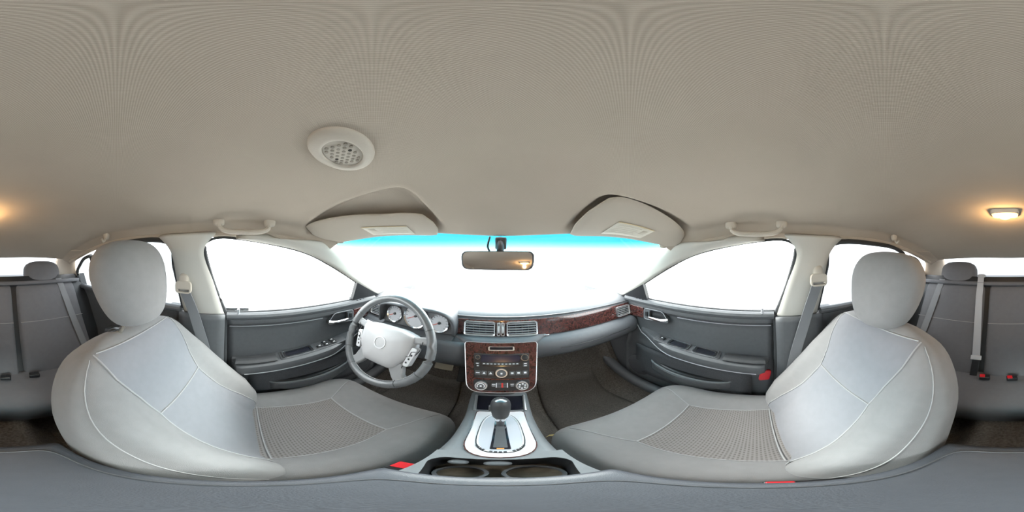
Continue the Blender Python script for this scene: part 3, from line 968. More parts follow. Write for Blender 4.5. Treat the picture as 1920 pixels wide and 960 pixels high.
# lower seam of the glove box
gb = [(x, 0.612 + dy(x) - 0.668 - 0.001, 0.635) for x in [0.24 + 0.4 * k / 10 for k in range(11)]]
obj('glove_box_seam', tube(gb, 0.002, 6), 'black_plastic', DB)

# centre stack
rows = []
for z, hw, yf in ((0.695, 0.215, 0.628), (0.680, 0.200, 0.607), (0.64, 0.178, 0.583), (0.60, 0.162, 0.557), (0.56, 0.148, 0.532), (0.52, 0.134, 0.506), (0.495, 0.122, 0.497), (0.48, 0.112, 0.530), (0.44, 0.10, 0.548), (0.30, 0.098, 0.56)):
    r = []
    for k in range(13):
        u = -1 + 2 * k / 12
        e = abs(u) ** 4
        r.append((hw * u * (1.0), yf + (0.70 - yf) * 0.75 * e, z))
    r += [(hw, 0.80, z), (-hw, 0.80, z)]
    rows.append(r)
obj('center_stack', loft(list(reversed(rows))), 'dash_plastic', DB, sharp=60)

TB, BB = Vector((0.003, 0.592, 0.700)), Vector((0.003, 0.472, 0.513))
ST = Fr((TB + BB) / 2, (1, 0, 0), TB - BB)
bo = rpoly([(-0.100, -0.104), (0.106, -0.104), (0.136, 0.112), (-0.132, 0.112)], [0.045, 0.045, 0.016, 0.016], 7)
bi = rpoly([(-0.098, -0.1015), (0.104, -0.1015), (0.1338, 0.1096), (-0.1298, 0.1096)], [0.043, 0.043, 0.014, 0.014], 7)
BZ = obj('stack_bezel', prism(ST, bo, -0.020, 0.004), 'burl_wood', DB, bevel=0.003)
obj('bezel_edge', ring(ST, bo, bi, -0.02, 0.0055, 0.0045), 'satin_silver', BZ)
obj('slot_frame', ring(ST, rrect(-0.043, 0.049, 0.078, 0.095, 0.004), rrect(-0.038, 0.044, 0.081, 0.0935, 0.003), 0.0, 0.009), 'satin_silver', BZ)
obj('slot_recess', prism(ST, rrect(-0.038, 0.044, 0.081, 0.0935, 0.003), 0.0, 0.0045), 'gloss_black', BZ)
RP = obj('radio_panel', prism(ST, rpoly([(-0.083, -0.040), (0.091, -0.040), (0.100, 0.064), (-0.093, 0.064)], 0.006), 0.0, 0.0075), 'black_plastic', BZ, bevel=0.002)
obj('radio_display', prism(ST, rrect(-0.066, 0.066, 0.030, 0.058, 0.004), 0.007, 0.0088), 'display', BZ)
def dial(par, u, v, r, name, face='black_plastic', rimm='chrome', h=0.014):
    F = ST.at(u, v, 0.007)
    k = obj(name, join(idx(lathe(F, [(r, 0), (r, h * 0.5), (r * 0.93, h), (r * 0.78, h), (r * 0.74, h * 0.9)]), 0),
                       idx(lathe(F, [(r * 0.76, 0), (r * 0.74, h * 0.95), (r * 0.55, h * 1.02), (0.0008, h * 1.04)]), 1)), [rimm, face], par)
    return F, h
dial(BZ, -0.076, 0.049, 0.0095, 'radio_knob')
F, h = dial(BZ, 0.082, 0.047, 0.0150, 'radio_knob')
F, h = dial(BZ, 0.0035, -0.015, 0.0195, 'tuning_dial', 'dark_plastic', 'satin_silver', 0.016)
obj('dial_mark', fbox(F, -0.003, 0.003, -0.004, 0.003, h, h * 1.08), 'print_white', BZ, smooth=False)
for k in range(10):
    u = -0.054 + 0.0122 * k
    b = obj('preset_button', fbox(ST, u - 0.0055, u + 0.0055, 0.018, 0.0262, 0.007, 0.0105), 'dark_plastic', BZ, bevel=0.001)
    obj('button_print', fbox(ST, u - 0.003, u + 0.003, 0.0215, 0.0240, 0.0104, 0.0109), 'print_white', BZ, smooth=False)
obj('disc_slot', fbox(ST, -0.057, 0.064, 0.0128, 0.0150, 0.006, 0.0082), 'gloss_black', BZ, smooth=False)
for (u, v, w) in ((-0.076, 0.0225, 0.007), (-0.074, 0.0125, 0.005), (0.083, 0.0215, 0.008), (0.082, 0.0125, 0.008)):
    obj('side_button', fbox(ST, u - w, u + w, v - 0.004, v + 0.004, 0.007, 0.0105), 'dark_plastic', BZ, bevel=0.001)
    obj('button_print', fbox(ST, u - w * 0.55, u + w * 0.55, v - 0.0014, v + 0.0014, 0.0104, 0.0109), 'print_white', BZ, smooth=False)
tri = lambda c, k: [(c - k, -0.004), (c + k, -0.004), (c, 0.0055)]
for u, kind in ((-0.072, 'bar'), (-0.0515, 'tri'), (-0.0305, 'tri'), (0.0375, 'box'), (0.058, 'box'), (0.079, 'box')):
    obj('mode_button', prism(ST, rrect(u - 0.0092, u + 0.0092, -0.026, -0.0085, 0.002), 0.007, 0.0108, 0.96), 'dark_plastic', BZ)
    S2 = ST.at(0, -0.0165)
    if kind == 'tri':
        g = prism(S2, tri(u, 0.0048), 0.0105, 0.0112)
    elif kind == 'bar':
        g = fbox(S2, u - 0.006, u + 0.006, -0.0015, 0.0015, 0.0105, 0.0112)
    else:
        g = fbox(S2, u - 0.0042, u + 0.0042, -0.0035, 0.0035, 0.0105, 0.0112)
    obj('button_print', g, 'print_white', BZ, smooth=False)
# heater controls
obj('heater_panel', prism(ST, rpoly([(-0.078, -0.093), (0.086, -0.093), (0.092, -0.047), (-0.084, -0.047)], 0.012), 0.0, 0.0070), 'black_plastic', BZ, bevel=0.002)
for u in (-0.057, 0.0645):
    F, h = dial(BZ, u, -0.0705, 0.0195, 'heater_dial', 'dark_plastic', 'satin_silver', 0.017)
    if u < 0:
        g = join(*[fbox(F.at(0.0105 * cos(a), 0.0105 * sin(a), 0, a), -0.0016, 0.0016, -0.0022, 0.0022, h * 0.9, h * 1.07) for a in [radians(-20 + 22 * k) for k in range(11)]])
        obj('dial_print', g, 'print_white', BZ, smooth=False)
        obj('dial_mark', fbox(F, -0.003, 0.003, -0.003, 0.003, h, h * 1.09), 'print_white', BZ, smooth=False)
    else:
        g = join(*[prism(F.at(0.0092 * cos(a), 0.0092 * sin(a)), circ(0.0032, 8), h * 0.9, h * 1.08) for a in [radians(20 + 60 * k) for k in range(6)]])
        obj('dial_print', g, 'print_white', BZ, smooth=False)
for u in (-0.020, 0.036):
    obj('heater_button', prism(ST, rrect(u - 0.0075, u + 0.0075, -0.074, -0.060, 0.003), 0.006, 0.0105, 0.95), 'dark_plastic', BZ)
    obj('button_print', fbox(ST, u - 0.005, u + 0.005, -0.0655, -0.0625, 0.0102, 0.0109), 'print_white', BZ, smooth=False)
    obj('button_print', fbox(ST, u - 0.004, u + 0.004, -0.0722, -0.0705, 0.0102, 0.0109), 'print_white', BZ, smooth=False)
for q in range(2):
    for r_ in range(2):
        obj('slider_button', fbox(ST, -0.0115 + 0.0175 * q, 0.0045 + 0.0175 * q, -0.078 + 0.0105 * r_, -0.0685 + 0.0105 * r_, 0.006, 0.0105), 'dark_plastic', BZ, bevel=0.001)
for k, mm in ((-0.0118, 'print_white'), (0.0045, 'print_red'), (0.0075, 'print_red'), (0.0215, 'print_white')):
    obj('heater_print', fbox(ST, k - 0.0012, k + 0.0012, -0.078, -0.058, 0.0103, 0.0112), mm, BZ, smooth=False)

# instrument cluster and its hood
CX = -0.372
hood = []
for i in range(9):
    t = i / 8
    y = lerp(0.585, 0.80, t)
    r = []
    for k in range(21):
        a = pi * k / 20
        c = cos(a); s_ = sin(a)
        hw = lerp(0.190, 0.200, t)
        r.append((CX + hw * math.copysign(abs(c) ** 0.45, c), y + 0.0 + 0.035 * (1 - s_), 0.700 + lerp(0.122, 0.112, t) * s_ ** 0.5))
    hood.append(r)
obj('cluster_hood', loft(hood, cap=False, closed=False), 'dash_plastic', DB, solid=0.010, soff=0)
GF = Fr((CX, 0.655, 0.752), (1, 0, 0), (0, 0.22, 1))
CL = obj('instrument_cluster', prism(GF, rpoly([(-0.185, -0.058), (0.185, -0.058), (0.180, 0.045), (0.10, 0.066), (-0.10, 0.066), (-0.180, 0.045)], 0.015), -0.02, 0.0), 'dark_plastic', DB)
for (u, v, r) in ((0.0, 0.004, 0.058), (-0.118, -0.006, 0.042), (0.118, -0.010, 0.042)):
    F = GF.at(u, v)
    obj('gauge_face', lathe(F, [(r, -0.005), (r, 0.002), (0.001, 0.0022)]), 'gauge_face', CL)
    obj('gauge_ring', ring(F, circ(r + 0.003), circ(r - 0.002), 0.0, 0.008, 0.005), 'chrome', CL)
    n = 13
    obj('gauge_ticks', join(*[fbox(F.at(r * 0.83 * cos(a), r * 0.83 * sin(a), 0, a), -r * 0.08, r * 0.08, -0.0009, 0.0009, 0.002, 0.0032) for a in [radians(225 - 270 * k / (n - 1)) for k in range(n)]]), 'black_plastic', CL, smooth=False)
    obj('gauge_needle', fbox(F.at(0, 0, 0, radians(205)), -0.004, r * 0.75, -0.0012, 0.0012, 0.004, 0.006), 'needle', CL, smooth=False)
    obj('gauge_cap', lathe(F, [(0.007, 0.002), (0.006, 0.008), (0.001, 0.009)], 14), 'black_plastic', CL)
obj('cluster_shelf', loft([[(CX - 0.185 + 0.37 * i / 10, y, z) for y, z in ((0.70, 0.692), (0.622, 0.682), (0.612, 0.676), (0.622, 0.668), (0.70, 0.66))] for i in range(11)]), 'dash_plastic', DB)
# headlamp switches at the right of the cluster
for k in range(3):
    obj('dash_button', fbox(Fr((-0.186 - 0.004 * k, 0.655, 0.748 - 0.016 * k), (1, 0, 0), (0, 0.2, 1)), -0.006, 0.006, -0.006, 0.006, -0.01, 0.006), 'button_silver', DB, bevel=0.001)
# knee panel under the steering column
def knee(u, v):
    x = lerp(-0.66, -0.12, u); t = v
    y = 0.622 + 0.03 * sin(pi * t) * -1 + 0.06 * t * t
    return (x, y + dy(x) - 0.668 - 0.012, lerp(0.68, 0.52, t))
obj('knee_panel', grid(knee, 14, 8), 'dash_plastic', DB, solid=0.02)

# ---------------------------------------------------------------- steering column and wheel
tw = radians(25)
WO = Vector((-0.390, 0.465, 0.697))
WF = Fr(WO, (1, 0, 0), (0, sin(tw), cos(tw)))
SCn = thing('steering_column', 'dark steering column with stalks behind the wheel', 'steering column', (WO.x, 0.62, 0.62))
obj('column_shroud', loft([[WF(a * c, b * s_ - 0.01, w) for c, s_ in [(math.copysign(abs(cos(2 * pi * k / 20)) ** 0.7, cos(2 * pi * k / 20)), math.copysign(abs(sin(2 * pi * k / 20)) ** 0.7, sin(2 * pi * k / 20))) for k in range(20)]] for a, b, w in ((0.060, 0.055, -0.045), (0.062, 0.060, -0.10), (0.070, 0.075, -0.22))]), 'dark_plastic', SCn)
obj('signal_stalk', tube(catmull([WF(-0.05, 0.02, -0.07), WF(-0.11, 0.035, -0.065), WF(-0.17, 0.045, -0.05)], 6), [0.006] * 6 + [0.008] * 4 + [0.010] * 3, 10), 'black_plastic', SCn)
obj('stalk_tip', tube([WF(-0.145, 0.042, -0.056), WF(-0.172, 0.045, -0.049)], 0.0115, 10), 'satin_silver', SCn)
obj('tilt_lever', tube([WF(-0.05, -0.03, -0.09), WF(-0.12, -0.05, -0.08)], 0.007, 8), 'black_plastic', SCn)
obj('ignition_lock', lathe(Fr(WF(0.065, -0.01, -0.12), WF.u, WF.n), [(0.020, -0.01), (0.020, 0.012), (0.015, 0.016), (0.004, 0.016)], 16), 'satin_silver', SCn)

SW = thing('steering_wheel', 'four-spoke leather steering wheel with pale centre pad', 'steering wheel', tuple(WO))
RW = 0.186
n = 72
RIM = obj('rim', tube([WF(RW * cos(2 * pi * k / n), RW * sin(2 * pi * k / n), 0.012) for k in range(n)], 0.0165, 14, closed=True), 'leather', SW)
for a0 in (28, 152, 208, 332, 236, 304):
    a = radians(a0)
    ts = Vector((0, 0, 0))
    c = WF(RW * cos(a), RW * sin(a), 0.012)
    e1 = (WF.r * cos(a) + WF.u * sin(a)); e2 = WF.n
    obj('rim_joint', tube([c + e1 * 0.0167 * cos(2 * pi * k / 16) + e2 * 0.0167 * sin(2 * pi * k / 16) for k in range(16)], 0.0011, 6, closed=True), 'black_plastic', RIM)
def stitch(a0, a1):
    gs = []
    a = a0
    while a < a1:
        r = RW - 0.0162
        p = WF(r * cos(radians(a)), r * sin(radians(a)), 0.014); q = WF(r * cos(radians(a + 0.9)), r * sin(radians(a + 0.9)), 0.011)
        gs.append(tube([p, q], 0.0009, 5))
        a += 1.9
    return join(*gs)
tag(obj('stitching', stitch(212, 330), 'print_white', RIM), kind='stuff')
hub = rpoly([(-0.066, -0.104), (0.066, -0.104), (0.116, -0.030), (0.122, 0.052), (0.06, 0.068), (-0.06, 0.068), (-0.122, 0.052), (-0.116, -0.030)], 0.018, 4)
HB = obj('airbag_cover', loft([[WF(u * k, v * k - 0.004 * (1 - k), w) for u, v in hub] for k, w in ((1.0, -0.035), (1.0, 0.004), (0.97, 0.016), (0.90, 0.024), (0.7, 0.031), (0.4, 0.035), (0.1, 0.036))]), 'hub_plastic', SW, sharp=60)
EF = WF.at(0, -0.006, 0.034)
obj('emblem', join(ring(EF, circ(0.026), circ(0.0225), -0.004, 0.004), lathe(EF, [(0.0225, -0.004), (0.0222, 0.0005), (0.001, 0.002)])), 'button_silver', HB)
def spoke(sx, pts, nm='spoke'):
    ring_ = []
    P = [(sx * a, b) for a, b in pts]
    return obj(nm, prism(WF, P if sx > 0 else list(reversed(P)), -0.014, 0.012), 'spoke_grey', SW, bevel=0.007, bseg=3)
for sx in (-1, 1):
    spoke(sx, [(0.09, 0.018), (0.14, 0.028), (0.178, 0.030), (0.172, 0.062), (0.13, 0.054), (0.09, 0.050)])
    spoke(sx, [(0.050, -0.098), (0.075, -0.135), (0.098, -0.160), (0.132, -0.133), (0.112, -0.110), (0.100, -0.055)])
    # button pods
    pod = rpoly([(sx * a, b) for a, b in ([(0.100, -0.070), (0.122, -0.072), (0.142, 0.010), (0.118, 0.014)] if sx > 0 else [(0.118, 0.014), (0.142, 0.010), (0.122, -0.072), (0.100, -0.070)])], 0.009, 4)
    pd = obj('button_pod', prism(WF, pod, -0.012, 0.018, 0.96), 'button_silver', SW, bevel=0.002)
    obj('pod_line', tube([WF(sx * 0.106, -0.030, 0.0185), WF(sx * 0.118, -0.026, 0.0190), WF(sx * 0.122, -0.006, 0.0190), WF(sx * 0.136, -0.002, 0.0185)], 0.0013, 6), 'black_plastic', pd)
    for k in range(3):
        obj('pod_mark', fbox(WF.at(sx * (0.113 + 0.006 * k), -0.052 + 0.016 * k), -0.003, 0.003, -0.0035, 0.0035, 0.0175, 0.0192), 'black_plastic', pd, smooth=False)
    obj('pod_seam', tube([WF(sx * 0.098, -0.105, 0.0), WF(sx * 0.102, -0.076, 0.014), WF(sx * 0.146, 0.004, 0.012), WF(sx * 0.150, 0.040, 0.012)], 0.0016, 6), 'black_plastic', SW)

# ---------------------------------------------------------------- centre console, shifter
CC = thing('center_console', 'grey centre console with shifter plate and cup holders', 'console', (0, 0.25, 0.08))
ZK = 0.42
def cw(y): return interp([(-0.30, 0.105), (0.0, 0.110), (0.12, 0.097), (0.20, 0.093), (0.30, 0.089), (0.44, 0.088), (0.60, 0.098)], y)
HOLE = (-0.082, 0.088, 0.128, 0.206)      # cup-holder well
sec = []
for y in [0.565, 0.53, 0.50, 0.45, 0.40, 0.35, 0.30, 0.26, 0.225]:
    w = cw(y)
    sec.append([(-w - 0.02, y, 0.10), (-w - 0.008, y, 0.34), (-w, y, ZK - 0.012), (-w + 0.008, y, ZK - 0.002), (-w + 0.02, y, ZK), (0, y, ZK), (w - 0.02, y, ZK), (w - 0.008, y, ZK - 0.002), (w, y, ZK - 0.012), (w + 0.008, y, 0.34), (w + 0.02, y, 0.10)])
obj('console_body', loft(sec), 'console_plastic', CC, sharp=50)
# cup-holder block: rim around a well
KF = Fr((0.003, 0.17, ZK), (1, 0, 0), (0, 1, 0))
irr = rpoly([(-0.068, -0.052), (0.068, -0.052), (0.090, 0.020), (0.076, 0.040), (-0.076, 0.040), (-0.090, 0.020)], 0.012, 9)
def _outer(u, v):
    k = max(abs(u) / 0.090, abs(v + 0.006) / 0.046, 1e-6)
    x, y = u / k, (v + 0.006) / k
    return (0.095 * x / 0.090, 0.066 * y / 0.046)
orr = [_outer(u, v) for u, v in irr]
obj('cup_holder_rim', ring(KF, orr, irr, -0.32, 0.0005), 'console_plastic', CC, sharp=50)
CH = obj('cup_holder_well', loft([[KF(u * 0.99, v * 0.99, -0.004) for u, v in irr], [KF(u * 0.90, v * 0.92, -0.05) for u, v in irr], [KF(u * 0.85, v * 0.88, -0.075) for u, v in irr]], cap=False), 'black_plastic', CC)
obj('cup_holder_floor', prism(KF, [(u * 0.9, v * 0.92) for u, v in irr], -0.08, -0.070), 'cup_floor', CC)
for u, rr in ((-0.040, 0.030), (0.036, 0.034)):
    F = KF.at(u, -0.006)
    obj('cup_ring', ring(F, circ(rr, 28, 0, 0), circ(rr - 0.005, 28), -0.075, -0.052), 'dark_plastic', CC)
for (u, w) in ((-0.052, 0.014), (-0.002, 0.018)):
    obj('cup_grip', ellipsoid(KF.at(u, 0.030, -0.022), w, 0.010, 0.010, 2.4, 16, 8), 'console_plastic', CC)
# front tray below the stack
obj('tray', prism(Fr((0.003, 0.495, ZK), (1, 0, 0), (0, 1, 0)), rpoly([(-0.066, -0.042), (0.066, -0.042), (0.074, 0.045), (-0.074, 0.045)], 0.006), -0.004, 0.002), 'gloss_black', CC)
for q in (-1, 1):
    obj('tray_edge', tube([(q * 0.070 + 0.003, 0.445, ZK + 0.002), (q * 0.078 + 0.003, 0.54, ZK + 0.004)], 0.005, 8), 'satin_silver', CC)
PF = Fr((0.004, 0.330, ZK), (1, 0, 0), (0, 1, 0))
po = [(0.063, -0.03), (0.063, 0.106), (0.057, 0.112), (-0.057, 0.112), (-0.063, 0.106), (-0.063, -0.03)] + [(-0.063 * cos(a_) ** 0.85, -0.03 - 0.082 * sin(a_) ** 0.85) for a_ in [pi / 2 * k / 8 for k in range(1, 8)]] + [(0.063 * cos(a_) ** 0.85, -0.03 - 0.082 * sin(a_) ** 0.85) for a_ in [pi / 2 * k / 8 for k in range(8, 0, -1)]]
SP = obj('shifter_plate', prism(PF, po, -0.004, 0.004), 'white_plate', CC, bevel=0.0015)
obj('plate_edge', ring(PF, [(u * 1.03, v * 1.02) for u, v in po], po, -0.003, 0.003), 'burl_wood', SP)
po2 = [(0.046 * math.copysign(abs(cos(a_)) ** 0.72, cos(a_)), 0.003 + 0.096 * math.copysign(abs(sin(a_)) ** 0.72, sin(a_))) for a_ in [2 * pi * k / 40 for k in range(40)]]
pi2 = [(u * 0.90, v * 0.94) for u, v in po2]
obj('gate_groove', ring(PF, [(u * 1.02, v * 1.01) for u, v in po2], [(u * 0.97, v * 0.985) for u, v in po2], 0.0, 0.0046), 'black_plastic', SP)
obj('gate_ring', ring(PF, [(u * 0.97, v * 0.985) for u, v in po2], pi2, 0.0, 0.0075, 0.006), 'white_plate', SP)
obj('gate_panel', prism(PF, pi2, 0.0, 0.0052), 'gate_plate', SP)
obj('gate_slot', prism(PF, rpoly([(-0.017, -0.078), (0.017, -0.078), (0.013, 0.060), (-0.013, 0.060)], 0.004), 0.0, 0.0060), 'gloss_black', SP)
obj('gate_brush', prism(PF, rpoly([(-0.012, -0.070), (0.012, -0.070), (0.009, 0.055), (-0.009, 0.055)], 0.003), 0.005, 0.0066), 'dark_plastic', SP)
obj('gear_mark', fbox(PF, -0.006, 0.006, -0.077, -0.072, 0.006, 0.0070), 'print_amber', SP, smooth=False)
arc = []
for k in range(15):
    a = radians(200 + 140 * k / 14)
    if k in (4, 9): continue
    arc.append(fbox(PF.at(0.0405 * cos(a) * 1.02, -0.048 + 0.042 * sin(a), 0, a), -0.0022, 0.0022, -0.0025, 0.0025, 0.004, 0.0082))
obj('gate_letters', join(*arc), 'black_plastic', SP, smooth=False)

GS = thing('gear_shifter', 'dark leather gear shifter knob with chrome collar', 'gear shifter', (0.004, 0.375, 0.427))
sb, st = Vector((0.004, 0.372, 0.427)), Vector((0.003, 0.398, 0.545))
SF = Fr(sb, (1, 0, 0), (0, (st - sb).z, -(st - sb).y))
SF = Fr(sb, (1, 0, 0), Vector((st - sb).normalized().cross(Vector((1, 0, 0)))))
if SF.n.z < 0: SF = Fr(sb, (1, 0, 0), -Vector((st - sb).normalized().cross(Vector((1, 0, 0)))))
obj('shaft', lathe(SF, [(0.010, 0.0), (0.009, 0.05)], 16), 'dark_plastic', GS)
obj('collar', lathe(SF, [(0.013, 0.028), (0.015, 0.032), (0.014, 0.046), (0.012, 0.05)], 20), 'chrome', GS)
KN = obj('knob', lathe(SF, [(0.012, 0.046), (0.019, 0.052), (0.0215, 0.068), (0.0245, 0.090), (0.0255, 0.112), (0.0235, 0.128), (0.018, 0.137), (0.008, 0.1405), (0.001, 0.141)], 28, 1.1), 'leather_dark', GS)
obj('knob_cap', lathe(SF.at(0, 0, 0), [(0.017, 0.131), (0.0175, 0.1377), (0.009, 0.1417), (0.001, 0.1423)], 24, 1.1), 'knob_gloss', KN)
obj('release_button', fbox(SF.at(-0.024, 0.0, 0.095), -0.005, 0.003, -0.007, 0.007, -0.012, 0.012), 'dark_plastic', KN, bevel=0.003)

# armrest bin between the seats
AR = thing('console_armrest', 'padded grey armrest lid between the front seats', 'armrest', (0, -0.07, 0.10))
rows = []
for y, k in ((0.118, 0.55), (0.112, 0.8), (0.10, 0.94), (0.08, 1.0), (0.0, 1.0), (-0.10, 1.0), (-0.19, 1.0), (-0.215, 0.94), (-0.228, 0.8), (-0.235, 0.55)):
    r = []
    for j in range(24):
        a = 2 * pi * j / 24
        c, s_ = cos(a), sin(a)
        r.append((0.105 * (0.9 + 0.1 * k) * math.copysign(abs(c) ** 0.4, c), y, 0.478 + 0.024 * k * math.copysign(abs(s_) ** 0.5, s_)))
    rows.append(r)
LID = obj('lid', loft(rows), 'armrest_vinyl', AR, sharp=60)
obj('lid_latch', box(-0.020, 0.020, 0.114, 0.124, 0.462, 0.476), 'black_plastic', LID, bevel=0.003)
obj('lid_seam', tube([(x, y, 0.5015) for x, y in [(0.086 * math.copysign(abs(cos(2 * pi * k / 40)) ** 0.3, cos(2 * pi * k / 40)), -0.06 + 0.15 * math.copysign(abs(sin(2 * pi * k / 40)) ** 0.3, sin(2 * pi * k / 40))) for k in range(40)]], 0.0015, 6, closed=True), 'dark_plastic', LID)
obj('bin', loft([[(x, y, z) for x, y in rrect(-0.098, 0.098, -0.225, 0.108, 0.02)] for z in (0.10, 0.455)]), 'dark_plastic', AR)
obj('rear_cup_tray', box(-0.085, 0.085, -0.275, -0.222, 0.22, 0.30), 'dark_plastic', AR, bevel=0.008)

# ---------------------------------------------------------------- sun visors, mirror, roof fittings
def visor(s, label):
    x0, x1 = (0.215, 0.560) if s < 0 else (0.235, 0.575)
    V = thing('sun_visor', label, 'sun visor', (s * 0.4, 0.36, 1.13), 'sun visors')
    def yb(x): return (interp([(0.2, 0.415), (0.34, 0.355), (0.45, 0.26), (0.56, 0.16)], x) if s < 0 else 0.262 - 0.12 * (x - 0.26))      # rear edge
    def yfr(x): return 0.62 - 0.80 * x * x + 0.008            # front edge at the header
    rings = []
    N = 24
    for i in range(N + 1):
        t = i / N
        x = lerp(x0, x1, t)
        a = yb(x) + 0.03; b = yfr(x) - 0.01
        e = (1 - abs(2 * t - 1) ** 7) ** (1 / 3.0)
        c = (a + b) / 2; hw = (b - a) / 2 * (0.35 + 0.65 * e)
        r = []
        for k in range(20):
            an = 2 * pi * k / 20
            y = c + hw * math.copysign(abs(cos(an)) ** 0.75, cos(an))
            zz = 0.0095 * (0.3 + 0.7 * e) * math.copysign(abs(sin(an)) ** 0.8, sin(an))
            # hinge side (front) rides lower so that the visor faces the seat
            tt = (y - a) / max(1e-4, (b - a))
            base = lerp(zc(x, a, False) + 0.004, zc(x, b, False) - 0.010, tt)
            r.append((s * x, y, base + zz))
        rings.append(r)
    B = obj('visor_board', loft(rings), 'visor_vinyl', V, sharp=60)
    # airbag warning label on the underside
    def under(x, tt):
        a = yb(x) + 0.03; b = yfr(x) - 0.01
        y = lerp(a, b, tt)
        return (s * x, y, lerp(zc(x, a, False) + 0.004, zc(x, b, False) - 0.010, tt) - 0.0106)
    xa, xb = (0.30, 0.43) if s < 0 else (0.34, 0.47)
    L = obj('warning_label', grid(lambda u, v: under(lerp(xa, xb, u), lerp(0.42, 0.80, v)), 8, 6), 'visor_label', V, solid=0.0008, soff=0)
    obj('label_line', grid(lambda u, v: Vector(under(lerp(xa, xb, u), lerp(0.40, 0.425, v))) - Vector((0, 0, 0.0006)), 8, 1), 'label_amber', L, solid=0.0005, soff=0)
    obj('label_symbol', grid(lambda u, v: Vector(under(lerp(xb - 0.028, xb - 0.010, u), lerp(0.50, 0.66, v))) - Vector((0, 0, 0.0006)), 2, 2), 'label_print', L, solid=0.0005, soff=0)
    for k in range(5):
        obj('label_text', grid(lambda u, v: Vector(under(lerp(xa + 0.012, xb - 0.036 - 0.008 * (k % 2), u), lerp(0.48 + 0.055 * k, 0.495 + 0.055 * k, v))) - Vector((0, 0, 0.0006)), 6, 1), 'label_print', L, solid=0.0004, soff=0)
    p = Vector(under(x1 - 0.012, 0.9))
    obj('visor_pivot', ellipsoid(Fr(p + Vector((s * 0.008, 0.012, 0.014)), (1, 0, 0), (0, 1, 0)), 0.020, 0.014, 0.012, 2.5, 16, 8), 'liner_plastic', V)
visor(-1, 'beige sun visor folded up over the steering wheel')
visor(1, 'beige sun visor folded up in front of the passenger seat')

MR = thing('rear_view_mirror', 'rear-view mirror hanging from the windscreen centre', 'mirror', (0.0, 0.60, 1.10))
MF = Fr((-0.012, 0.560, 1.035), (1, -0.10, 0), (0, 0.10, 1))
mo = rpoly([(-0.125, -0.034), (0.125, -0.034), (0.132, 0.032), (-0.132, 0.032)], 0.026, 6)
obj('mirror_shell', loft([[MF(u * k, v * k, w) for u, v in mo] for k, w in ((0.55, -0.035), (0.85, -0.028), (0.98, -0.012), (1.0, 0.0), (0.97, 0.003))]), 'dark_plastic', MR)
obj('mirror_glass', prism(MF, [(u * 0.94, v * 0.9) for u, v in mo], 0.002, 0.004), 'mirror', MR, smooth=False)
obj('mirror_arm', tube(catmull([(0.0, 0.585, 1.04), (0.0, 0.60, 1.075), (0.0, 0.645, 1.115)], 6), 0.014, 12), 'dark_plastic', MR)
obj('mirror_mount', box(-0.020, 0.024, 0.618, 0.650, 1.075, 1.122), 'dark_plastic', MR, bevel=0.006)
obj('mirror_wire', tube(catmull([(-0.035, 0.575, 1.06), (-0.046, 0.595, 1.085), (-0.040, 0.62, 1.122)], 6), 0.004, 8), 'black_plastic', MR)

# round perforated grille in the roof
GC = (-0.180, 0.124)
def tangent(x, y):
    e = 0.004
    a = Vector((2 * e, 0, zc(x + e, y, False) - zc(x - e, y, False))); b = Vector((0, 2 * e, zc(x, y + e, False) - zc(x, y - e, False)))
    return a, b
ta, tb = tangent(*GC)
RF = Fr((GC[0], GC[1], zc(*GC)), -ta, tb).at(0, 0, 0, radians(-33))       # outward points down into the cabin
SPK = thing('roof_grille', 'round beige perforated grille set in the headliner', 'grille', tuple(RF.o))
sx, sy = 0.0415, 0.0588
def orr_(k): return [(sx * k * cos(2 * pi * i / 48), sy * k * sin(2 * pi * i / 48)) for i in range(48)]
obj('trim_ring', loft([[RF(u, v, w) for u, v in orr_(k)] for k, w in ((1.0, -0.004), (1.0, 0.002), (0.97, 0.005), (0.85, 0.008), (0.72, 0.0100), (0.66, 0.0102), (0.62, 0.009), (0.605, 0.005), (0.605, -0.004))], cap=False), 'liner_plastic', SPK, sharp=60)
PL = obj('perforated_disc', loft([[RF(u, v, w) for u, v in orr_(k)] for k, w in ((0.61, 0.001), (0.60, 0.0065), (0.3, 0.0085), (0.02, 0.0088))]), 'grille_plastic', SPK)
hx = 0.0084
cnt = 0
for j in range(-5, 6):
    for i in range(-5, 6):
        u = (i + 0.5 * (j % 2)) * hx; v = j * hx * 0.92
        if (u / (sx * 0.52)) ** 2 + (v / (sy * 0.52)) ** 2 < 1:
            cnt += 1
            dark = (i, j) in ((1, 1), (-2, -1))
            obj('hole', prism(RF.at(u, v), circ(0.0025, 10), 0.004, 0.0091), 'hole_dark' if dark else 'hole_grey', PL, smooth=False)

def grab(s, who):
    G = thing('grab_handle', 'beige folding grab handle above the %s window' % who, 'handle', (s * 0.55, 0.0, zc(0.55, 0)), 'grab handles on the roof rails')
    y0, y1 = -0.085, 0.085
    xw = 0.548
    for y in (y0, y1):
        zt = zc(xw, y, False)
        obj('handle_mount', ellipsoid(Fr((s * (xw - 0.006), y, zt - 0.002), (0, 1, 0), (0, 0, 1)), 0.020, 0.016, 0.012, 3.0, 16, 8), 'liner_plastic', G)
    pth = [(s * (xw - 0.010), y, zc(xw, y, False) - d) for y, d in ((y0, 0.004), (y0 + 0.006, 0.024), (y0 + 0.03, 0.036), (0.0, 0.040), (y1 - 0.03, 0.036), (y1 - 0.006, 0.024), (y1, 0.004))]
    obj('grip', tube(catmull(pth, 6), 0.0085, 10), 'liner_plastic', G)
grab(-1, "driver's")
grab(1, "passenger's")

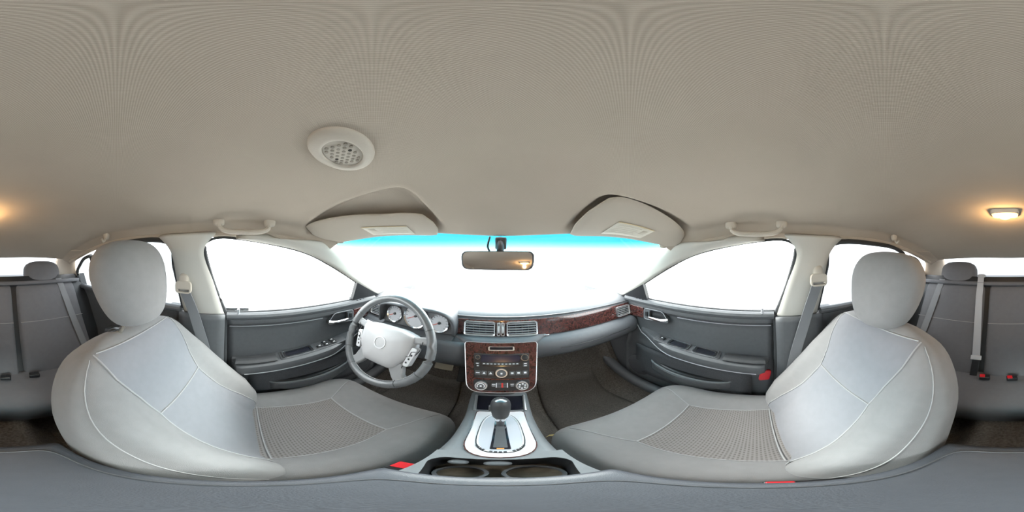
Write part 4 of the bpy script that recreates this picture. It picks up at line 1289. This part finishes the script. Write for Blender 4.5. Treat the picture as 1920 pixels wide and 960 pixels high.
LM = thing('dome_lamp', 'glowing amber dome lamp on the rear of the roof', 'lamp', (0.025, -0.585, zc(0.025, -0.585)))
LF = Fr((0.025, -0.585, zc(0.025, -0.585)), (-1, 0, 0), (0, 1, 0.03))
obj('lamp_base', loft([[LF(u * k, v * k, w) for u, v in rrect(-0.05, 0.05, -0.04, 0.04, 0.018)] for k, w in ((1.0, -0.004), (1.0, 0.006), (0.92, 0.012))]), 'liner_plastic', LM)
ld = bpy.data.lights.new('lamp_bulb', 'POINT'); ld.energy = 1.6; ld.color = (1.0, 0.6, 0.25); ld.shadow_soft_size = 0.012
lo_ = bpy.data.objects.new('lamp_bulb', ld); COL.objects.link(lo_); lo_.parent = LM; lo_.location = (0, 0, -0.045)
obj('lamp_lens', ellipsoid(LF.at(0, 0, 0.012), 0.022, 0.018, 0.014, 2.2), 'lamp_lens', LM)
# coat hooks by the rear windows
for s, w in ((-1, "driver's"), (1, "passenger's")):
    K = thing('coat_hook', 'small dark coat hook above the rear window behind the %s seat' % w, 'hook', (s * 0.555, -0.62, zc(0.555, -0.62)), 'coat hooks')
    obj('hook_base', ellipsoid(Fr((s * 0.55, -0.62, zc(0.55, -0.62) - 0.004), (0, 1, 0), (0, 0, 1)), 0.018, 0.024, 0.012, 2.6, 14, 8), 'visor_vinyl', K)
    obj('hook_arm', tube(catmull([(s * 0.545, -0.62, zc(0.55, -0.62) - 0.02), (s * 0.53, -0.62, zc(0.55, -0.62) - 0.038), (s * 0.518, -0.62, zc(0.55, -0.62) - 0.026)], 5), 0.006, 8), 'visor_vinyl', K)

# ---------------------------------------------------------------- seat belts and buckles
def ribbon(path, w, side=(0, 1, 0), t=0.0012):
    P = [Vector(p) for p in path]
    sd = Vector(side).normalized()
    rings = []
    for i, p in enumerate(P):
        d = (P[min(i + 1, len(P) - 1)] - P[max(i - 1, 0)]).normalized()
        a = (sd - d * sd.dot(d)).normalized()
        nn = d.cross(a)
        rings.append([p + a * w / 2 + nn * t, p - a * w / 2 + nn * t, p - a * w / 2 - nn * t, p + a * w / 2 - nn * t])
    return loft(rings)
for s, w, zr in ((-1, 'driver', 0.915), (1, 'passenger', 0.955)):
    B = thing('seat_belt', 'grey seat belt hanging on the door pillar beside the %s seat' % w, 'seat belt', (s * 0.66, -0.245, 0.2), 'front seat belts')
    x = s * (xg(zr) - 0.055)
    obj('strap', ribbon(catmull([(x, -0.235, zr - 0.012), (s * 0.640, -0.20, 0.78), (s * 0.650, -0.15, 0.55), (s * 0.665, -0.12, 0.22)], 8), 0.046, (0, 1, -0.3)), 'belt_web', B)
    RFm = Fr((x, -0.24, zr), (0, -s, 0), (0, 0, 1))
    obj('anchor_ring', ring(RFm, rrect(-0.034, 0.034, -0.022, 0.030, 0.016), rrect(-0.025, 0.025, -0.014, -0.004, 0.004), -0.008, 0.008), 'liner_plastic', B, bevel=0.002)
    obj('anchor_cover', ellipsoid(RFm.at(0, 0.028, -0.010), 0.022, 0.035, 0.016, 2.6, 18, 10), 'liner_plastic', B)
    obj('belt_tongue', fbox(Fr((s * 0.662, -0.165, 0.42 if s < 0 else 0.36), (0, 1, 0), (0, 0, 1)), -0.028, 0.028, -0.022, 0.022, -0.010, 0.010), 'black_plastic', B, bevel=0.004)
    obj('tongue_plate', fbox(Fr((s * 0.655, -0.115, 0.42 if s < 0 else 0.365), (0, 1, 0), (0, 0, 1)), -0.035, 0.012, -0.012, 0.012, -0.003, 0.003), 'chrome', B, bevel=0.001)

def buckle(p, d, label, long=0.075, group=None, r='buckle_red'):
    K = thing('belt_buckle', label, 'buckle', tuple(p), group)
    d = Vector(d).normalized()
    rt_ = d.cross(Vector((0, 0, 1))).normalized()
    F = Fr(p, rt_, d)
    if F.n.z < 0: F = Fr(p, -rt_, d)
    obj('buckle_body', prism(F, rrect(-0.015, 0.015, -long, 0.0, 0.005), -0.012, 0.010), 'black_plastic', K, bevel=0.003)
    obj('release_button', prism(F, rrect(-0.0125, 0.0125, -0.026, -0.002, 0.003), 0.006, 0.0125), r, K, bevel=0.001)
    return K
buckle((-0.108, 0.180, 0.365), (0.0, 1.0, 0.12), 'seat belt buckle with red button beside the driver cushion', group='front belt buckles')
buckle((0.122, -0.004, 0.345), (0.0, 1.0, 0.12), 'seat belt buckle with red button beside the passenger cushion', group='front belt buckles')
for x, lab, dx in ((0.155, 'red-buttoned rear buckle beside the hanging centre belt', 1), (0.03, 'red-buttoned rear buckle near the bench centre', 1), (-0.10, 'black rear buckle on the bench behind the driver, nearer the bench centre', -1), (-0.235, 'black rear buckle on the bench behind the driver, nearer the door', -1)):
    buckle((x, -0.735, 0.365), (dx, 0.15, 0.05), lab, 0.05, 'rear bench buckles', 'buckle_red' if dx > 0 else 'black_plastic')
CB = thing('center_seat_belt', 'pale rear seat belt hanging down the bench backrest', 'seat belt', (0.20, -0.85, 0.36), 'rear seat belts')
obj('strap', ribbon([rbw(0.212, 0.66, 0.0), rbw(0.208, 0.5, 0.03), rbw(0.196, 0.25, 0.034), rbw(0.188, 0.10, 0.036)], 0.042, (1, 0, 0)), 'belt_light', CB)
obj('belt_tongue', fbox(Fr(rbw(0.188, 0.11, 0.038), (1, 0, 0), (0, -sin(rt), cos(rt))), -0.028, 0.028, -0.014, 0.014, -0.006, 0.008), 'button_silver', CB, bevel=0.003)
obj('belt_tail', ribbon([rbw(0.188, 0.10, 0.036), rbw(0.19, 0.04, 0.036), rbw(0.192, -0.01, 0.032)], 0.036, (1, 0, 0)), 'black_plastic', CB)
obj('belt_guide', ellipsoid(Fr(rbw(0.212, 0.655, -0.01), (1, 0, 0), (0, 1, 0)), 0.03, 0.02, 0.012, 3), 'belt_light', CB)
for s, w in ((1, 'passenger'), (-1, 'driver')):
    SB = thing('side_seat_belt', 'grey rear seat belt slanting down the bench behind the %s' % w, 'seat belt', (s * 0.55, -0.85, 0.36), 'rear seat belts')
    obj('strap', ribbon([rbw(s * 0.50, 0.62, -0.01), rbw(s * 0.51, 0.45, 0.024), rbw(s * 0.54, 0.2, 0.03), rbw(s * 0.56, 0.02, 0.03)], 0.045, (1, 0, 0)), 'belt_web', SB)

# ---------------------------------------------------------------- pedals, floor mats, litter
PD = thing('brake_pedal', 'pale beige brake pedal pad in the driver footwell', 'pedal', (-0.30, 0.86, 0.30))
F = Fr((-0.300, 0.845, 0.325), (1, 0, 0), (0, 0.62, 0.78))
obj('pedal_pad', prism(F, rrect(-0.052, 0.052, -0.022, 0.022, 0.007), -0.006, 0.008), 'pedal_pad', PD, bevel=0.003)
obj('pedal_arm', tube(catmull([F(0, 0, -0.006), (-0.30, 0.92, 0.40), (-0.30, 0.93, 0.53)], 5), 0.010, 8), 'black_plastic', PD)
PA = thing('accelerator_pedal', 'black accelerator pedal at the edge of the footwell', 'pedal', (-0.21, 0.88, 0.2))
F = Fr((-0.205, 0.875, 0.255), (1, 0, 0), (0, 0.62, 0.78))
obj('pedal_pad', prism(F, rrect(-0.022, 0.022, -0.06, 0.06, 0.008), -0.005, 0.006), 'rubber', PA, bevel=0.003)
obj('pedal_arm', tube(catmull([F(0, 0.05, -0.006), (-0.205, 0.95, 0.40), (-0.205, 0.96, 0.50)], 5), 0.008, 8), 'black_plastic', PA)
def fz(x, y): return floor_pt((x + 0.74) / 1.48, (y + 1.0) / 2.12)[2]
for s, lab in ((-1, 'dark carpet floor mat under the steering wheel'), (1, 'dark carpet floor mat in the passenger footwell')):
    def mt(u, v):
        y = lerp(0.36, 0.86, v)
        x = s * lerp(0.20, 0.60 - 0.05 * v, u)
        return (x, y, fz(x, y) + 0.010)
    m = obj('floor_mat', grid(mt, 16, 16), 'floor_mat', None, solid=0.008, soff=-1.0)
    tag(m, lab, 'floor mat', 'floor mats')
# dry leaf scraps by the front corner of the passenger seat
LV = thing('dry_leaf', 'dry yellow leaf scrap beside the passenger seat rail', 'leaf', (0.135, 0.395, 0.19))
lp = [(0, 0), (0.010, 0.004), (0.020, 0.002), (0.030, 0.008), (0.024, 0.012), (0.012, 0.011)]
obj('leaf_blade', loft([[(0.118 + a * 1.1, 0.395 + b, 0.215 + 0.006 * sin(k * 1.7)) for k, (a, b) in enumerate(lp)], [(0.118 + a * 1.1, 0.395 + b, 0.2165 + 0.006 * sin(k * 1.7)) for k, (a, b) in enumerate(lp)]]), 'straw', LV)
